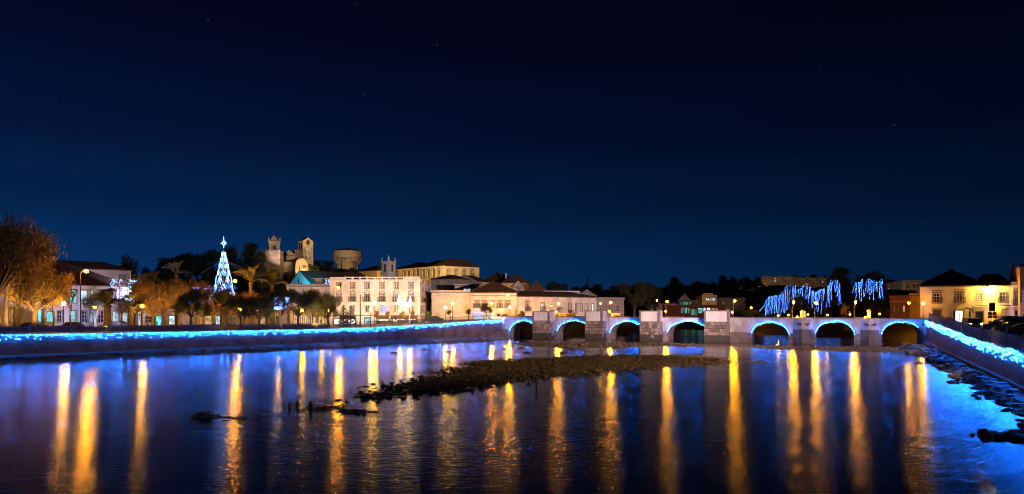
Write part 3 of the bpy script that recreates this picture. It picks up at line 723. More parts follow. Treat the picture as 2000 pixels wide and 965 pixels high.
# ------------------------------------------------------------------ buildings on the left bank
def build_left():
    W4 = dict(nx=2, nz=3, sur=.1)
    # bank-side white building with turquoise-lit windows
    up = [(112,121,566,590,'pcyan',W4), (135,150,566,592,'pcyan',W4), (158,171,567,592,'pcool',W4), (177,190,567,592,'pcyan',W4), (197,208,568,592,'pcyan',W4), (214,224,569,593,'pdim',W4)]
    lo = [(67,82,605,629,'pcyan',W4), (91,105,609,629,'pcyan',W4), (112,121,607,629,'glass',W4), (136,148,607,629,'pcyan',W4), (160,171,607,630,'glass',W4), (175,182,607,630,'pcyan',W4), (192,203,607,630,'glass',W4), (221,232,608,630,'pcool',W4), (240,250,611,634,'pcool',W4)]
    t, fr, h = house('white two-storey building with turquoise-lit windows behind the park', 38, 115, 256, 130, 553, 16, 'white', up+lo, 'hip', 4.2, cat='building', name='office_building')
    for px in (87, 128, 154, 185, 212, 236):
        x = fr.lx(px); mb = MB(); mb.box(x-.28, x+.28, -.14, -.003, -1, h-.25); obj('pilaster', mb, M['white'], t)
    house('white upper block with a blank strip wall and two small windows', 88, 136, 256, 148, 521, 8, 'white', [(233,240,537,546,'curtain'), (243,250,537,546,'curtain')], 'hip', 1.6, cat='building', name='upper_block')
    house('orange-lit house with a lattice window at the park corner', -70, 108, 41, 114, 556, 12, 'cream', [(17,31,603,629,'pwarm',dict(nx=3,nz=6,sur=.18)), (-20,-6,603,629,'glass')], 'hip', 3)
    # low buildings seen between the trunks
    house('low white bar with cool lights under a green sign', 256, 131, 322, 139, 603, 8, 'white', [(258,276,617,637,'pcool',dict(nx=2,nz=1,sur=.08)), (284,298,618,630,'glass'), (303,316,617,637,'pcyan')], 'flat', name='bar')
    house('white shed wall lit by cold light between tree trunks', 322, 141, 394, 146, 607, 8, 'white', [(330,346,617,634,'pcool'), (372,384,620,634,'curtain')], 'flat', name='pavilion')
    house('orange-lit shop with glowing doorway between the palms', 394, 147, 440, 149, 606, 8, 'ochre', [(399,414,617,635,'pwarm'), (420,430,617,635,'pcool')], 'flat', name='shop')
    house('grey arcade with dim openings behind the palms', 440, 150, 566, 153, 608, 8, 'grey', [(448,462,618,634,'pdim'), (470,480,618,634,'pwarm'), (486,494,620,634,'pwhite'), (508,520,618,634,'pwarm'), (530,546,616,634,'pdim')], 'flat', name='arcade')
    house('glazed arcade with warm yellow light behind the broad tree', 566, 152, 646, 152, 604, 8, 'ochre', [(574,586,615,634,'pwarm',dict(nx=3,nz=3,sur=.08)), (588,600,615,634,'pwarm',dict(nx=3,nz=3,sur=.08)), (603,612,617,634,'pdim'), (618,640,617,634,'pwarm',dict(nx=4,nz=2,sur=.08))], 'flat', name='arcade')
    # green sign
    f = Fr(241, 129.6, 269, 132, 0); s = thing('bar_sign', 'glowing yellow-green sign reading bar above the low bar', 'sign', (f.O.x, f.O.y, PZ(617,130)), f.rz)
    mb = MB(); mb.box(0, f.w, -.45, -.25, 0, .62); obj('sign_box', mb, M['signgreen'], s)
    cu = bpy.data.curves.new('txt', 'FONT'); cu.body = 'bar'; cu.size = .75; cu.extrude = .01
    to = bpy.data.objects.new('txt', cu); COL.objects.link(to); bpy.context.view_layer.update()
    me = bpy.data.meshes.new_from_object(to.evaluated_get(bpy.context.evaluated_depsgraph_get())); bpy.data.objects.remove(to)
    me.materials.clear(); me.materials.append(M['darkdoor']); o = obj('lettering', me, None, s); o.rotation_euler = (PI/2, 0, 0); o.location = (f.w*.5, -.47, .1)

    # terrace building and the turquoise-lit gable above it
    t, fr, h = house('pink-lit terrace building with a flat roof beside the white palace', 560, 158, 646, 158, 558, 10, 'white', [(570,578,580,592,'curtain'), (600,608,580,592,'curtain'), (622,630,580,592,'glass')], 'flat', cat='building', name='terrace_building')
    mb = MB(); x0 = fr.lx(612); x1 = fr.lx(644)
    mb.box(x0, x0+1.5, 1.5, 3.5, h, h+1.6); mb.box(x0-.8, x1, 1.2, 4, h+1.6, h+1.72); mb.box(x1-.5, x1, 1.5, 3.5, h, h+1.6); obj('roof_pergola', mb, M['white2'], t)
    pts = [(fr.lx(632)+random.random()*1.2, 1.0+random.random()*.2, h+.3+random.random()*1.1) for _ in range(60)]
    mb = MB(); mb.octs(pts, .05); obj('light_net', mb, M['bulbwhite'], t, kind='stuff')
    fr = Fr(564, 178, 608, 167, gz(PX(585,172), 172)); g = thing('chapel', 'chapel gable lit turquoise with a cross and long dark tiled roof', 'church', fr.loc, fr.rz)
    z0 = fr.lz(586, 557); z1 = fr.lz(582, 529); body(g, fr, z0, 16, 'white'); gable_roof(g, 0, fr.w, 0, 16, z0, z1-z0, .15, along='y', wallm='white')
    mb = MB(); c = fr.w/2; mb.box(c-.07, c+.07, -.07, .07, z1, z1+1.1); mb.box(c-.35, c+.35, -.06, .06, z1+.55, z1+.7); obj('cross', mb, M['steel'], g)
    mb = MB(); mb.box(c-.8, c-.2, -.08, -.003, z0-.5, z0+1.4); mb.box(c+.6, c+1.6, -.08, -.003, z0-.5, z0+.5); obj('belfry_opening', mb, M['darkdoor'], g)

    # the long white palace
    D = 145.0; fr = Fr(645, D, 820, D, 2.65)
    t = thing('palace', 'long white three-storey palace with balconies and shops at street level', 'building', fr.loc, fr.rz)
    cols = [662, 689, 717, 746, 774, 803]; wins = []
    sty = {}
    for i, c in enumerate(cols):
        wins.append((c-4.0, c+4.0, 552.5, 564)); sty[len(wins)-1] = dict(pane='curtain' if i else 'glass', nx=2, nz=3, sur=.12, hood='arch' if i > 1 else None)
        wins.append((c-4.3, c+4.3, 573, 588.5)); sty[len(wins)-1] = dict(pane=('glass' if i == 2 else 'curtain'), nx=2, nz=4, sur=.12, hood='gable', balcony=True)
        if i > 0:
            wins.append((c-3.6, c+3.6, 597.5, 609.5)); sty[len(wins)-1] = dict(pane=('pblue' if i == 3 else 'curtain' if i != 2 else 'pdim'), nx=2, nz=2, sur=.1)
    shops = [(650,664,623,634,'pshop'), (668,694,622,634,'pshop'), (712,724,620,634,'pblue'), (740,758,620,634,'pshop'), (767,790,619,634,'pshop'), (797,813,620,634,'pshop')]
    for s in shops: wins.append(s[:4]); sty[len(wins)-1] = dict(pane=s[4], nx=3, nz=1, sur=.08, name='shop_front', door=True, frame='darkdoor')
    R = rects(fr, wins); h = fr.lz(700, 546); body(t, fr, h, 20, 'white', R, right=False)
    for k, r in enumerate(R): window(t, r, **sty[k])
    cornice(t, fr.w, h, .3, .28, 'white')
    zt = fr.lz(700, 541)
    # left plain attic, balustrade in the middle, plain attic at the right
    xa, xb = fr.lx(674), fr.lx(789); mb = MB(); mb.box(0, xa, -.05, .3, h+.008, zt); obj('attic', mb, M['white'], t); mb = MB(); mb.box(xb, fr.w, -.05, .3, h+.008, zt+.08); obj('attic', mb, M['white'], t)
    mb = MB(); mb.box(xa, xb, -.06, .3, zt-.16, zt+.02)
    for k in range(9): x = xa+(xb-xa)*k/8; mb.box(x-.18, x+.18, -.1, .34, h+.008, zt+.06)
    obj('balustrade', mb, M['white'], t)
    mb = MB(); mb.box(.02, fr.w-.02, -.07, -.002, fr.lz(700,617), fr.lz(700,615)); obj('string_course', mb, M['trim'], t)
    for a, b in ((666,696), (737,760), (764,816)):
        mb = MB(); x0, x1 = fr.lx(a), fr.lx(b); z = fr.lz(700,617.5); mb.quad((x0,-.05,z),(x1,-.05,z),(x1,-1.2,z-.45),(x0,-1.2,z-.45)); mb.quad((x0,-1.2,z-.45),(x1,-1.2,z-.45),(x1,-1.21,z-.65),(x0,-1.21,z-.65)); obj('awning', mb, M['shade'], t)
    mb = MB(); x0 = fr.lx(749); mb.box(x0-.05, x0+.55, -.5, -.35, fr.lz(749,610), fr.lz(749,598)); obj('hanging_sign', mb, M['signviolet'], t)
    # side facing the lane
    e = fr.O+fr.u*fr.w; sf = Fr.at(e, (0, 1), 20, 2.65); sw = []
    ss = []
    for c in (825.5, 837):
        for a, b, bal, hd in ((552,565,False,'arch'), (573,590,True,'gable'), (598,611,False,None)):
            sw.append((c-2.1, c+2.1, a, b)); ss.append((bal, hd))
    sw.append((823,829,619,634)); ss.append((False, None))
    rs = rects(sf, sw); wl = holed_wall(20, h, rs); wl.v = [(fr.w-y, x, z) for x, y, z in wl.v]; obj('side_wall', wl, M['white'], t)
    for (bal, hd), r in zip(ss, rs):
        w = window(t, r, 'curtain', nx=2, nz=3, sur=.14, hood=hd, balcony=bal)
        w.rotation_euler = (0, 0, PI/2); w.location = (fr.w, 0, 0)

    # cream lane building, second-row houses
    house('plain cream wall of a blank building beside the palace', 843, 152, 917, 152, 570, 14, 'cream', (), 'flat', cat='building', name='blank_building')
    house('dim grey house with a row of small dark openings above the cream wall', 842, 182, 897, 180, 545, 12, 'grey', [(848,855,549,552,'glass',dict(nx=1,nz=1,sur=.05)), (859,869,549.5,552,'glass',dict(nx=2,nz=1,sur=.05)), (875,877,547,552,'glass',dict(nx=1,nz=1,sur=0))], 'hip', 1.2, name='house')
    house('shadowy grey gabled house under the yellow convent', 880, 190, 934, 188, 550, 10, 'grey', [(896,902,555,561,'glass')], 'gablefront', 1.7)
    house('white penthouse with bright cool windows above the cream building', 888, 172, 934, 172, 557, 8, 'white', [(905,912,563.5,569,'pcool'), (913,919,563.5,569,'pcool'), (924,931,564,571,'pcool')], 'flat')
    # the pale house at the bridge head
    wins = [(c-3.6, c+3.6, 590, 600.5, 'curtain', dict(nx=2,nz=3,sur=.13,hood='flat',balcony=(k != 2))) for k, c in enumerate((932,946,961,976.5,992))]
    wins += [(925,944,616,627,'pcool',dict(nx=3,nz=1,sur=.06,door=True)), (948,958,614,627,'pcool',dict(nx=1,nz=1,sur=.06,door=True)), (970,977,613,627,'glass',dict(nx=1,nz=1,sur=.06,door=True)), (980,992,614,627,'pdim',dict(nx=2,nz=1,sur=.06,door=True))]
    t, fr, h = house('pale two-storey house with a row of five balconies at the bridge head', 917, 158, 1009, 158, 571, 13, 'white', wins, 'hip', 2.5, ribs=.5, zb=3.3)
    mb = MB(); x0, x1 = fr.lx(924), fr.lx(944); mb.box(x0, x1, -.5, -.12, fr.lz(930,616), fr.lz(930,611)); obj('shop_sign', mb, M['signviolet'], t)
    mb = MB(); mb.box(-.12, fr.w+.12, -.14, -.003, fr.lz(960,578.5), fr.lz(960,577)); obj('string_course', mb, M['trim'], t)
    # long building running to the right
    wins = [(1027,1033,588,607,'curtain'), (1056.5,1062.5,592,606,'pwhite'), (1089,1095,601,611,'glass'), (1110,1116,592,612,'curtain'), (1124,1128.5,593,613,'curtain'), (1133,1137,593,608,'curtain'), (1142.5,1146.5,594,608,'pwhite'), (1156,1159.5,594,612,'pshop')]
    wins = [w+(dict(nx=2,nz=4,sur=.14,balcony=(i in (0,1,3))),) for i, w in enumerate(wins)]
    t, fr, h = house('long low white building with tall windows behind the bridge', 1010, 160, 1165, 178, 578, 10, 'white', wins, 'hip', 1.3, zb=3.3, cat='building', name='long_building')
    house('dim low annex at the end of the long white building', 1165, 178.5, 1219, 184, 583, 10, 'grey', [(1185,1190,597,608,'glass'), (1203,1208,597,608,'glass')], 'flat', zb=3.3)
    # lit stone portal
    f = Fr(1011, 157, 1024, 157, 3.4); s = thing('chapel_portal', 'small brightly lit stone portal with a pointed gable beside the pale house', 'portal', f.loc, f.rz)
    mb = MB(); mb.box(0, .28, -.3, .2, -1, 2.2); mb.box(f.w-.28, f.w, -.3, .2, -1, 2.2); mb.box(-.15, f.w+.15, -.36, .2, 2.2, 2.45); obj('portal_frame', mb, M['white'], s)
    mb = MB(); c = f.w/2; mb.poly([(c-.55,-.1,2.455),(c+.55,-.1,2.455),(c+.35,-.1,3.1),(c,-.1,3.6),(c-.35,-.1,3.1)]); mb.poly([(c-.55,.2,2.455),(c-.35,.2,3.1),(c,.2,3.6),(c+.35,.2,3.1),(c+.55,.2,2.455)]); obj('pediment', mb, M['white'], s)
    mb = MB(); mb.box(.28, f.w-.28, -.1, .1, -1, 2.2); obj('niche', mb, M['cream'], s)
    # dark roofs behind
    house('dark-roofed house under the convent wing', 936, 215, 984, 212, 552, 12, 'ochre', [(946,951,556,562,'glass')], 'hip', 3.2)
    t, _, hh = house('dark-roofed house with a pale chimney', 980, 205, 1034, 205, 552, 12, 'ochre', [(1012,1017,556,563,'glass')], 'hip', 2.8); chimney(t, 1.2, 3, hh+.5, 2.2)
    house('small pale gabled house behind the bridge-head roof', 1000, 178, 1024, 178, 560, 8, 'white2', [(1010,1014,563,568,'glass')], 'gablefront', 1.6)
    house('dark-roofed house right of the gabled one', 1030, 196, 1066, 196, 568, 10, 'ochre', (), 'hip', 3.0)
    house('modern white terrace house with long cool windows', 1062, 190, 1132, 192, 570, 8, 'white', [(1070,1081,573.5,578,'curtain'), (1084,1098,573,578,'pdim'), (1101,1110,573,578,'curtain'), (1116,1124,574,580,'pcool')], 'flat')
    house('dark gabled house behind the long white building', 1128, 205, 1165, 205, 577, 9, 'grey', (), 'gablefront', 1.8)

    # convent on the rise
    A = Vector((PX(768,250), 250)); B = Vector((PX(867,226), 226)); u = (B-A).normalized(); fr = Fr.at(A, u, (B-A).length, gz(-25,230))
    t = thing('convent', 'long yellow-lit convent with hipped dark roofs on the rise', 'building', fr.loc, fr.rz)
    ws = [(c-2.3, c+2.3, 529+.0*c, 544) for c in (775,789.5,798,807,815.5,826.5,836.5,846.5,857)]
    R = rects(fr, [(a, b, y0-(i*.35), y1-(i*.3)) for i, (a, b, y0, y1) in enumerate(ws)])
    h = fr.lz(867, 519); w2 = 14.0; body(t, fr, h, w2, 'cream', R)
    for r in R: window(t, r, 'glass', nx=2, nz=3, sur=.22, hood='arch')
    sf = Fr.at(B, (-u.y, u.x), w2, fr.zb); rs = rects(sf, [(c-2.6, c+2.6, 527, 543) for c in (875.5, 891, 906, 922)])
    for r in rs:
        w = window(t, r, 'curtain', nx=2, nz=3, sur=.22, hood='arch', off=-.24); w.rotation_euler = (0,0,PI/2); w.location = (fr.w+.004, 0, 0)
    cornice(t, fr.w, h, .35, .35, 'cream')
    L = fr.w
    for a, b in ((0, L*.42), (L*.40, L*.80), (L*.78, L)): hip(t, a, b, 0, w2, h+.01+.01*a/L, 2.6, .3)
    house('orange-lit wall end of the convent beside the bell tower', 736, 240, 772, 246, 528, 10, 'ochre', [(742,745,531,538,'glass')], 'hip', 2.0, cat='building', name='convent_wing')
    # church tower with spire in front of it
    fr = Fr(746, 196, 771.5, 196, gz(PX(759,196), 196)); t = thing('church_tower', 'square pale bell tower with a spire and corner pinnacles above the palace', 'tower', (PX(759,196), 196, fr.zb), math.radians(-35))
    h = PZ(512, 196)-fr.zb; a = 1.35
    mb = MB(); mb.box(-a, a, -a, a, -3, h); obj('shaft', mb, M['white2'], t)
    mb = MB(); mb.box(-a-.15, a+.15, -a-.15, a+.15, h+.003, h+.22); obj('cornice', mb, M['white2'], t)
    for d in (0, 1):
        mb = MB()
        if d == 0: mb.box(-.3, .3, -a-.03, -a+.1, h-2.7, h-.7)
        else: mb.box(-a-.03, -a+.1, -.3, .3, h-2.7, h-.7)
        obj('belfry_opening', mb, M['darkdoor'], t)
    mb = MB(); mb.box(a-.1, a+.03, -.3, .3, h-2.7, h-.7); obj('belfry_opening', mb, M['darkdoor'], t)
    mb = MB(); mb.lathe([(.62,h+.225),(.5,h+.5),(.1,h+1.9),(.02,h+2.1)], 8); obj('spire', mb, M['white2'], t)
    for sx in (-1, 1):
        for sy in (-1, 1):
            mb = MB(); mb.lathe([(.2,h+.225),(.12,h+.6),(.2,h+.8),(.03,h+1.3)], 6, sx*(a-.1), sy*(a-.1)); obj('pinnacle', mb, M['white2'], t)

    # castle hill
    def tower_box(label, name, pxL, pxR, D, ytop, depth, m, rz=0, zb=None, cat='tower'):
        cx = (PX(pxL,D)+PX(pxR,D))/2; w = PX(pxR,D)-PX(pxL,D); zb = gz(cx, D) if zb is None else zb
        return thing(name, label, cat, (cx, D, zb), rz), w/2, PZ(ytop, D)-zb
    t, a, h = tower_box('', 'castle_tower', 513, 550, 245, 491, 8, 'castle', math.radians(8)); t['label'] = 'square rough stone castle tower on the wooded hill'
    mb = MB(); mb.box(-a, a, -a, a, -6, h)
    obj('shaft', mb, M['castle'], t)
    for k in range(5):
        for y in (-a, a-.7):
            mb = MB(); x = -a+k*(2*a-.8)/4; mb.box(x, x+.8, y, y+.7, h+.003, h+.32); obj('merlon', mb, M['castle'], t)
    t, a, h = tower_box('', 'bell_tower', 521.5, 549, 262, 473, 5, 'white', math.radians(22)); t['label'] = 'white church belfry with pinnacles and pyramid dome above the castle tower'
    a *= .76; mb = MB(); mb.box(-a, a, -a, a, -4, h); obj('shaft', mb, M['white'], t)
    mb = MB(); mb.box(-a-.2, a+.2, -a-.2, a+.2, h-.45, h-.2); mb.box(-a-.12, a+.12, -a-.12, a+.12, h-.197, h+.25); obj('cornice', mb, M['white'], t)
    for sx, sy in ((1,0),(-1,0),(0,-1)):
        mb = MB(); q = .55
        if sx: mb.box(sx*a-.05, sx*a+.05, -q, q, h-3.6, h-1.4)
        else: mb.box(-q, q, -a-.05, -a+.05, h-3.6, h-1.4)
        obj('arch_opening', mb, M['darkdoor'], t)
    mb = MB(); mb.lathe([(a*1.05,h+.255),(a*.8,h+1.0),(a*.45,h+1.9),(.15,h+2.5)], 4, 0, 0); o = obj('dome', mb, M['cream'], t); o.rotation_euler = (0,0,PI/4)
    for sx in (-1, 1):
        for sy in (-1, 1):
            mb = MB(); mb.lathe([(.3,h+.255),(.2,h+.9),(.26,h+1.05),(.03,h+1.7)], 6, sx*(a-.05), sy*(a-.05)); obj('pinnacle', mb, M['white'], t)
    mb = MB(); mb.tube([(0,0,h+2.4),(0,0,h+4.2)], .06, 5); mb.box(-.5, .5, -.03, .03, h+3.3, h+3.5); obj('weathervane', mb, M['iron'], t)
    # church
    t, fr, h = house('church nave with round window and pale gable beside the belfry', 549, 268, 580, 268, 499, 14, 'cream', (), 'gablefront', 2.2, name='church', cat='church')
    c = fr.lx(557.5); mb = MB(); mb.lathe([(.75,-.06),(.75,.02)], 16); o = obj('round_window', mb, M['darkdoor'], t); o.rotation_euler = (PI/2,0,0); o.location = (c, -.03, h+.35)
    house('low stone church wall with a dark roof below the clock tower', 549, 250, 594, 250, 512, 8, 'castle', (), 'hip', 1.6, name='church_aisle', cat='church')
    t, a, h = tower_box('', 'chimney_turret', 577.5, 587, 256, 490, 2, 'castle'); t['label'] = 'small square stone turret beside the clock tower'
    mb = MB(); mb.box(-a, a, -a, a, -4, h); obj('shaft', mb, M['castle'], t); mb = MB(); mb.box(-a-.15, a+.15, -a-.15, a+.15, h+.003, h+.25); obj('cap', mb, M['castle'], t)
    # clock tower, front turned slightly right
    f = Fr(592, 250, 613.5, 252, gz(PX(600,250), 250)); t = thing('clock_tower', 'tall clock tower with a big dial lit warm yellow', 'tower', f.loc, f.rz+math.radians(14))
    w = f.w*1.02; h = PZ(470,250)-f.zb; dd = 3.6
    mb = MB(); mb.box(0, w, 0, dd, -5, h); obj('shaft', mb, M['cream'], t)
    mb = MB(); mb.poly([(0,0,h),(w,0,h),(w*.5,0,h+1.3)]); mb.poly([(0,.4,h),(w*.5,.4,h+1.3),(w,.4,h)]); mb.quad((0,0,h),(w*.5,0,h+1.3),(w*.5,.4,h+1.3),(0,.4,h)); mb.quad((w,0,h),(w,.4,h),(w*.5,.4,h+1.3),(w*.5,0,h+1.3)); obj('gable', mb, M['cream'], t)
    mb = MB(); mb.lathe([(w*.62,h+.01),(w*.35,h+.9),(.05,h+1.5)], 4, w*.5, dd*.55); o = obj('roof', mb, M['tile'], t)
    mb = MB(); mb.box(w*.32, w*.64, -.05, .02, h-1.25, h-.05); obj('belfry_opening', mb, M['darkdoor'], t)
    cz = h-3.1; R_ = w*.40
    mb = MB(); mb.lathe([(R_,-.1),(R_,.03)], 32); o = obj('clock_face', mb, M['white'], t); o.rotation_euler = (PI/2,0,0); o.location = (w*.5, -.02, cz)
    for k in range(12):
        g = 2*PI*k/12; mb = MB(); mb.box(-.11, .11, -.02, .02, R_*.66, R_*.94); n = obj('hour_mark', mb, M['darkdoor'], o)
        n.rotation_euler = (-PI/2, 0, -g); n.location = (0, 0, .11)
        n.matrix_local = Matrix.Translation((0,0,.11)) @ Matrix.Rotation(g, 4, 'Z') @ Matrix.Rotation(-PI/2, 4, 'X')
    for L_, g in ((R_*.45, PI), (R_*.6, PI*1.02)):
        mb = MB(); mb.box(-.06, .06, -.02, .02, -.1, L_); n = obj('clock_hand', mb, M['darkdoor'], o); n.matrix_local = Matrix.Translation((0,0,.14)) @ Matrix.Rotation(g, 4, 'Z') @ Matrix.Rotation(-PI/2, 4, 'X')
    mb = MB(); z = cz-R_-1.0; mb.tube([(w*.5,-.05,z-.75),(w*.32,-.05,z-.2),(w*.30,-.05,z+.3)], .12, 5); mb.tube([(w*.5,-.05,z-.75),(w*.68,-.05,z-.2),(w*.70,-.05,z+.3)], .12, 5); obj('heart_scroll', mb, M['darkdoor'], t)
    mb = MB(); mb.box(w*.6, w*.8, -.04, .02, z-3.0, z-2.4); obj('slit_window', mb, M['darkdoor'], t)
    for yy in (.9, 2.2):
        mb = MB(); mb.box(-.05, .02, yy, yy+.7, h-3.2, h-.8); obj('side_opening', mb, M['darkdoor'], t)
    # curved gable front next to it
    D = 246; c = PX(589,D); zb = gz(c, D); t = thing('curved_gable', 'low curved gable wall glowing yellow below the clock tower', 'wall', (c, D, zb)); r = PX(601,D)-c; zt = PZ(517,D)-zb
    mb = MB(); P = [(-r,-4)]+[(-r*math.cos(PI*k/14), zt+r*1.05*math.sin(PI*k/14)) for k in range(15)]+[(r,-4)]
    mb.poly([(x,0,z) for x, z in P]); mb.poly([(x,.8,z) for x, z in reversed(P)])
    for i in range(len(P)-1): mb.quad((P[i][0],0,P[i][1]),(P[i][0],.8,P[i][1]),(P[i+1][0],.8,P[i+1][1]),(P[i+1][0],0,P[i+1][1]))
    obj('gable_wall', mb, M['cream'], t); mb = MB(); mb.tube([(x,-.05,z) for x, z in P[1:-1]], .16, 5); obj('moulding', mb, M['trim'], t)
    mb = MB(); mb.box(r*.15, r*.8, -.06, 0, zt-1.2, zt-.2); obj('ornament', mb, M['trim'], t)
    # water tower
    D = 320; c = PX(678.5,D); zb = gz(c, D); t = thing('water_tower', 'goblet-shaped concrete water tower with a flat cone roof', 'water tower', (c, D, zb)); k = D/FPX
    Z = lambda y: PZ(y, D)-zb
    mb = MB(); mb.lathe([(18*k,-8),(18*k,Z(521)),(20.5*k,Z(515)),(26*k,Z(507)),(28*k,Z(504)),(28.3*k,Z(491))], 32); tk = obj('tank', mb, M['grey'], t, smooth=False)
    mb = MB(); mb.lathe([(28.6*k,Z(505)),(28.9*k,Z(504.2)),(28.6*k,Z(503.6))], 32); obj('tank_band', mb, M['trim'], t)
    mb = MB(); mb.lathe([(29*k,Z(490.8)),(28*k,Z(490)),(18*k,Z(487)),(5*k,Z(485.6))], 32); obj('roof', mb, M['tile'], t)
    mb = MB(); mb.lathe([(3.0*k,Z(485.6)),(3.0*k,Z(482.5)),(1*k,Z(481))], 10); obj('lantern', mb, M['tile'], t)
    for q in range(12):
        g = 2*PI*q/12; mb = MB(); mb.tube([(27*k*math.cos(g),27*k*math.sin(g),Z(505)),(20.7*k*math.cos(g),20.7*k*math.sin(g),Z(515)),(18.2*k*math.cos(g),18.2*k*math.sin(g),Z(521)),(18.2*k*math.cos(g),18.2*k*math.sin(g),-6)], .35, 5); obj('rib', mb, M['grey'], t)
build_left()

# ------------------------------------------------------------------ buildings beyond the bridge and on the right bank
def build_right():
    S = dict(nx=3, nz=2, sur=.08)
    house('small white gabled house beside the street lamp beyond the bridge', 1271, 226, 1322, 226, 595, 9, 'white', [(1276,1281,600,607,'glass'), (1304,1315,601,607,'curtain')], 'flat', zb=3.3)
    house('narrow blue-white gabled front between two low houses', 1282, 222, 1294, 222, 597, 6, 'white', [(1286,1290,600,606,'glass')], 'gablefront', 1.2, zb=3.3)
    wins = [(1330,1337,601,612,'pgreen',S), (1338.5,1342,601,612,'pcyan',S), (1343.5,1347,602,612,'pgreen',S), (1349,1361,604,616,'pgreen',S), (1363,1371,601.5,612,'pcyan',S), (1372,1380,601,609,'pcool',S), (1381,1388,601,606,'pshop',S), (1390,1397,601.5,606,'pwarm',S), (1398,1403,602,606,'pwarm',S)]
    t, fr, h = house('long brick market hall with green and yellow lit windows', 1298, 220, 1417, 222, 597, 12, 'brick', wins, 'flat', zb=3.3, cat='building', name='market_hall')
    mb = MB(); c = fr.lx(1355); mb.lathe([(1.0,-.3),(1.0,.1)], 20); o = obj('round_sign', mb, M['brick'], t); o.rotation_euler = (PI/2,0,0); o.location = (c, -.05, h+.2)
    t, fr, h = house('green-lit glass hall with a steep gable behind the market', 1325, 236, 1366, 236, 586, 10, 'grey', [(1329,1332,590,595.5,'pgreen',S), (1334,1344,590,595.5,'pgreen',S), (1346,1352,590,595.5,'pgreen',S), (1356,1362,590,595,'pdim',S)], None, zb=3.3)
    gable_roof(t, 0, fr.lx(1349), 0, 10, h, 2.2, .1, along='y', wallm='white2')
    t, fr, h = house('yellow house with bright cool windows on the slope', 1371, 255, 1400, 255, 578, 9, 'ochre', [(1379,1385,582,587,'pcool',S), (1386,1390,582,587,'pcool',S), (1391.5,1396.5,582,587.5,'pcool',S), (1374,1376.5,583,587,'glass',S)], 'flat')
    mb = MB(); x0, x1 = fr.lx(1376), fr.lx(1394); mb.box(x0, x1, 1, 5, h, h+1.0); obj('roof_room', mb, M['ochre'], t)
    house('dim long grey house right of the yellow one', 1397, 262, 1456, 266, 581, 9, 'grey', [(1404,1409,583,586,'glass',S), (1412,1415,591,593,'pcool',S)], 'hip', .8)
    # flats on the far hill
    def flats(label, pxL, D, pxR, ytop, rows, cols, m, rh, lit, DR=None):
        k = D/FPX; wins = []
        for r in range(rows):
            for c in range(cols):
                w = (pxR-pxL)/cols; x = pxL+w*(c+.5); y = ytop+2.2+r*rh
                wins.append((x-w*.26, x+w*.26, y, y+rh*.52, 'pdim' if (r*5+c*3) % 4 else 'glass', dict(nx=1,nz=1,sur=0,bar=.1,frame='trim')))
        for q in lit: wins[q] = wins[q][:4]+('pwhite', wins[q][5])
        return house(label, pxL, D, pxR, DR or D, ytop, 10, m, wins, 'flat', cat='building', name='apartment_block')
    flats('pale terraced apartment block on the dark hilltop', 1486, 440, 1552, 541, 3, 13, 'white2', 4.6, (5, 18))
    flats('pale stepped apartment block at the end of the hilltop row', 1553, 440, 1620, 543, 3, 13, 'white2', 4.4, (23, 30))
    flats('grey apartment block halfway up the dark hill', 1444, 380, 1478, 556, 3, 5, 'white2', 6, ())
    flats('orange-lit square apartment tower on the dark hill', 1478, 372, 1499, 549, 3, 2, 'ochre', 7, (2,))
    flats('low grey flats right of the orange tower', 1500, 385, 1532, 558, 2, 5, 'grey', 6, ())
    house('little yellow-lit hut on the hillside', 1443, 360, 1451, 360, 560, 4, 'ochre', [(1445.5,1448.5,563,566,'pwarm',dict(nx=1,nz=1,sur=0))], 'flat')
    # behind the right quay
    house('dim house with a small lit window on the slope right of the conifers', 1728, 270, 1765, 270, 552, 9, 'grey', [(1733,1737,562,565,'pwhite',S), (1745,1750,560,565,'glass',S), (1756,1760,560,565,'glass',S)], 'hip', 1.4)
    house('pale house with two shadowed windows on the slope', 1762, 262, 1803, 262, 549, 9, 'white2', [(1770,1776,556,563,'glass',S), (1784,1790,556,563,'glass',S)], 'flat')
    house('dim low house with a long roof under the slope houses', 1726, 205, 1800, 205, 576, 8, 'grey', (), 'hip', 1.6)
    t, fr, h = house('orange-lit low house with arched doors by the street lamp', 1738, 160, 1778, 156, 580, 7, 'orange', [(1743,1748,597,610,'pdim',S), (1752,1757,597,610,'curtain',S), (1763,1768,597,610,'pwarm',S)], 'flat', zb=3.4)
    mb = MB(); mb.box(-.05, fr.w+.05, -.1, -.003, fr.lz(1750,590), fr.lz(1750,588.5)); obj('string_course', mb, M['white'], t)
    house('ochre side house with a flat top next to the cream corner house', 1777, 152, 1800, 150, 576, 7, 'ochre', [(1785,1788,588,598,'glass',S)], 'flat', zb=3.4)
    # the cream corner house
    W2 = dict(nx=2, nz=3, sur=.24, hood='flat', balcony=True)
    wins = [(1823.5,1836,573,591,'glass',W2), (1867,1880.5,572,590,'curtain',W2), (1908.5,1918.5,572.5,585.5,'glass',dict(nx=2,nz=3,sur=.16)), (1952,1965,571.5,590,'curtain',dict(nx=2,nz=3,sur=.14,balcony=True)),
            (1823,1837.5,605,632,'darkdoor',dict(nx=1,nz=1,sur=.2,frame='darkdoor',name='door',door=True)), (1865.5,1881.5,606,630,'pshop',dict(nx=2,nz=1,sur=.12,frame='darkdoor',name='shop_front',door=True)),
            (1906.5,1920,608.5,633,'darkdoor',dict(nx=2,nz=1,sur=.16,frame='darkdoor',name='door',door=True)), (1945,1968,603,634,'darkdoor',dict(nx=2,nz=2,sur=.16,frame='iron',name='gate',door=True))]
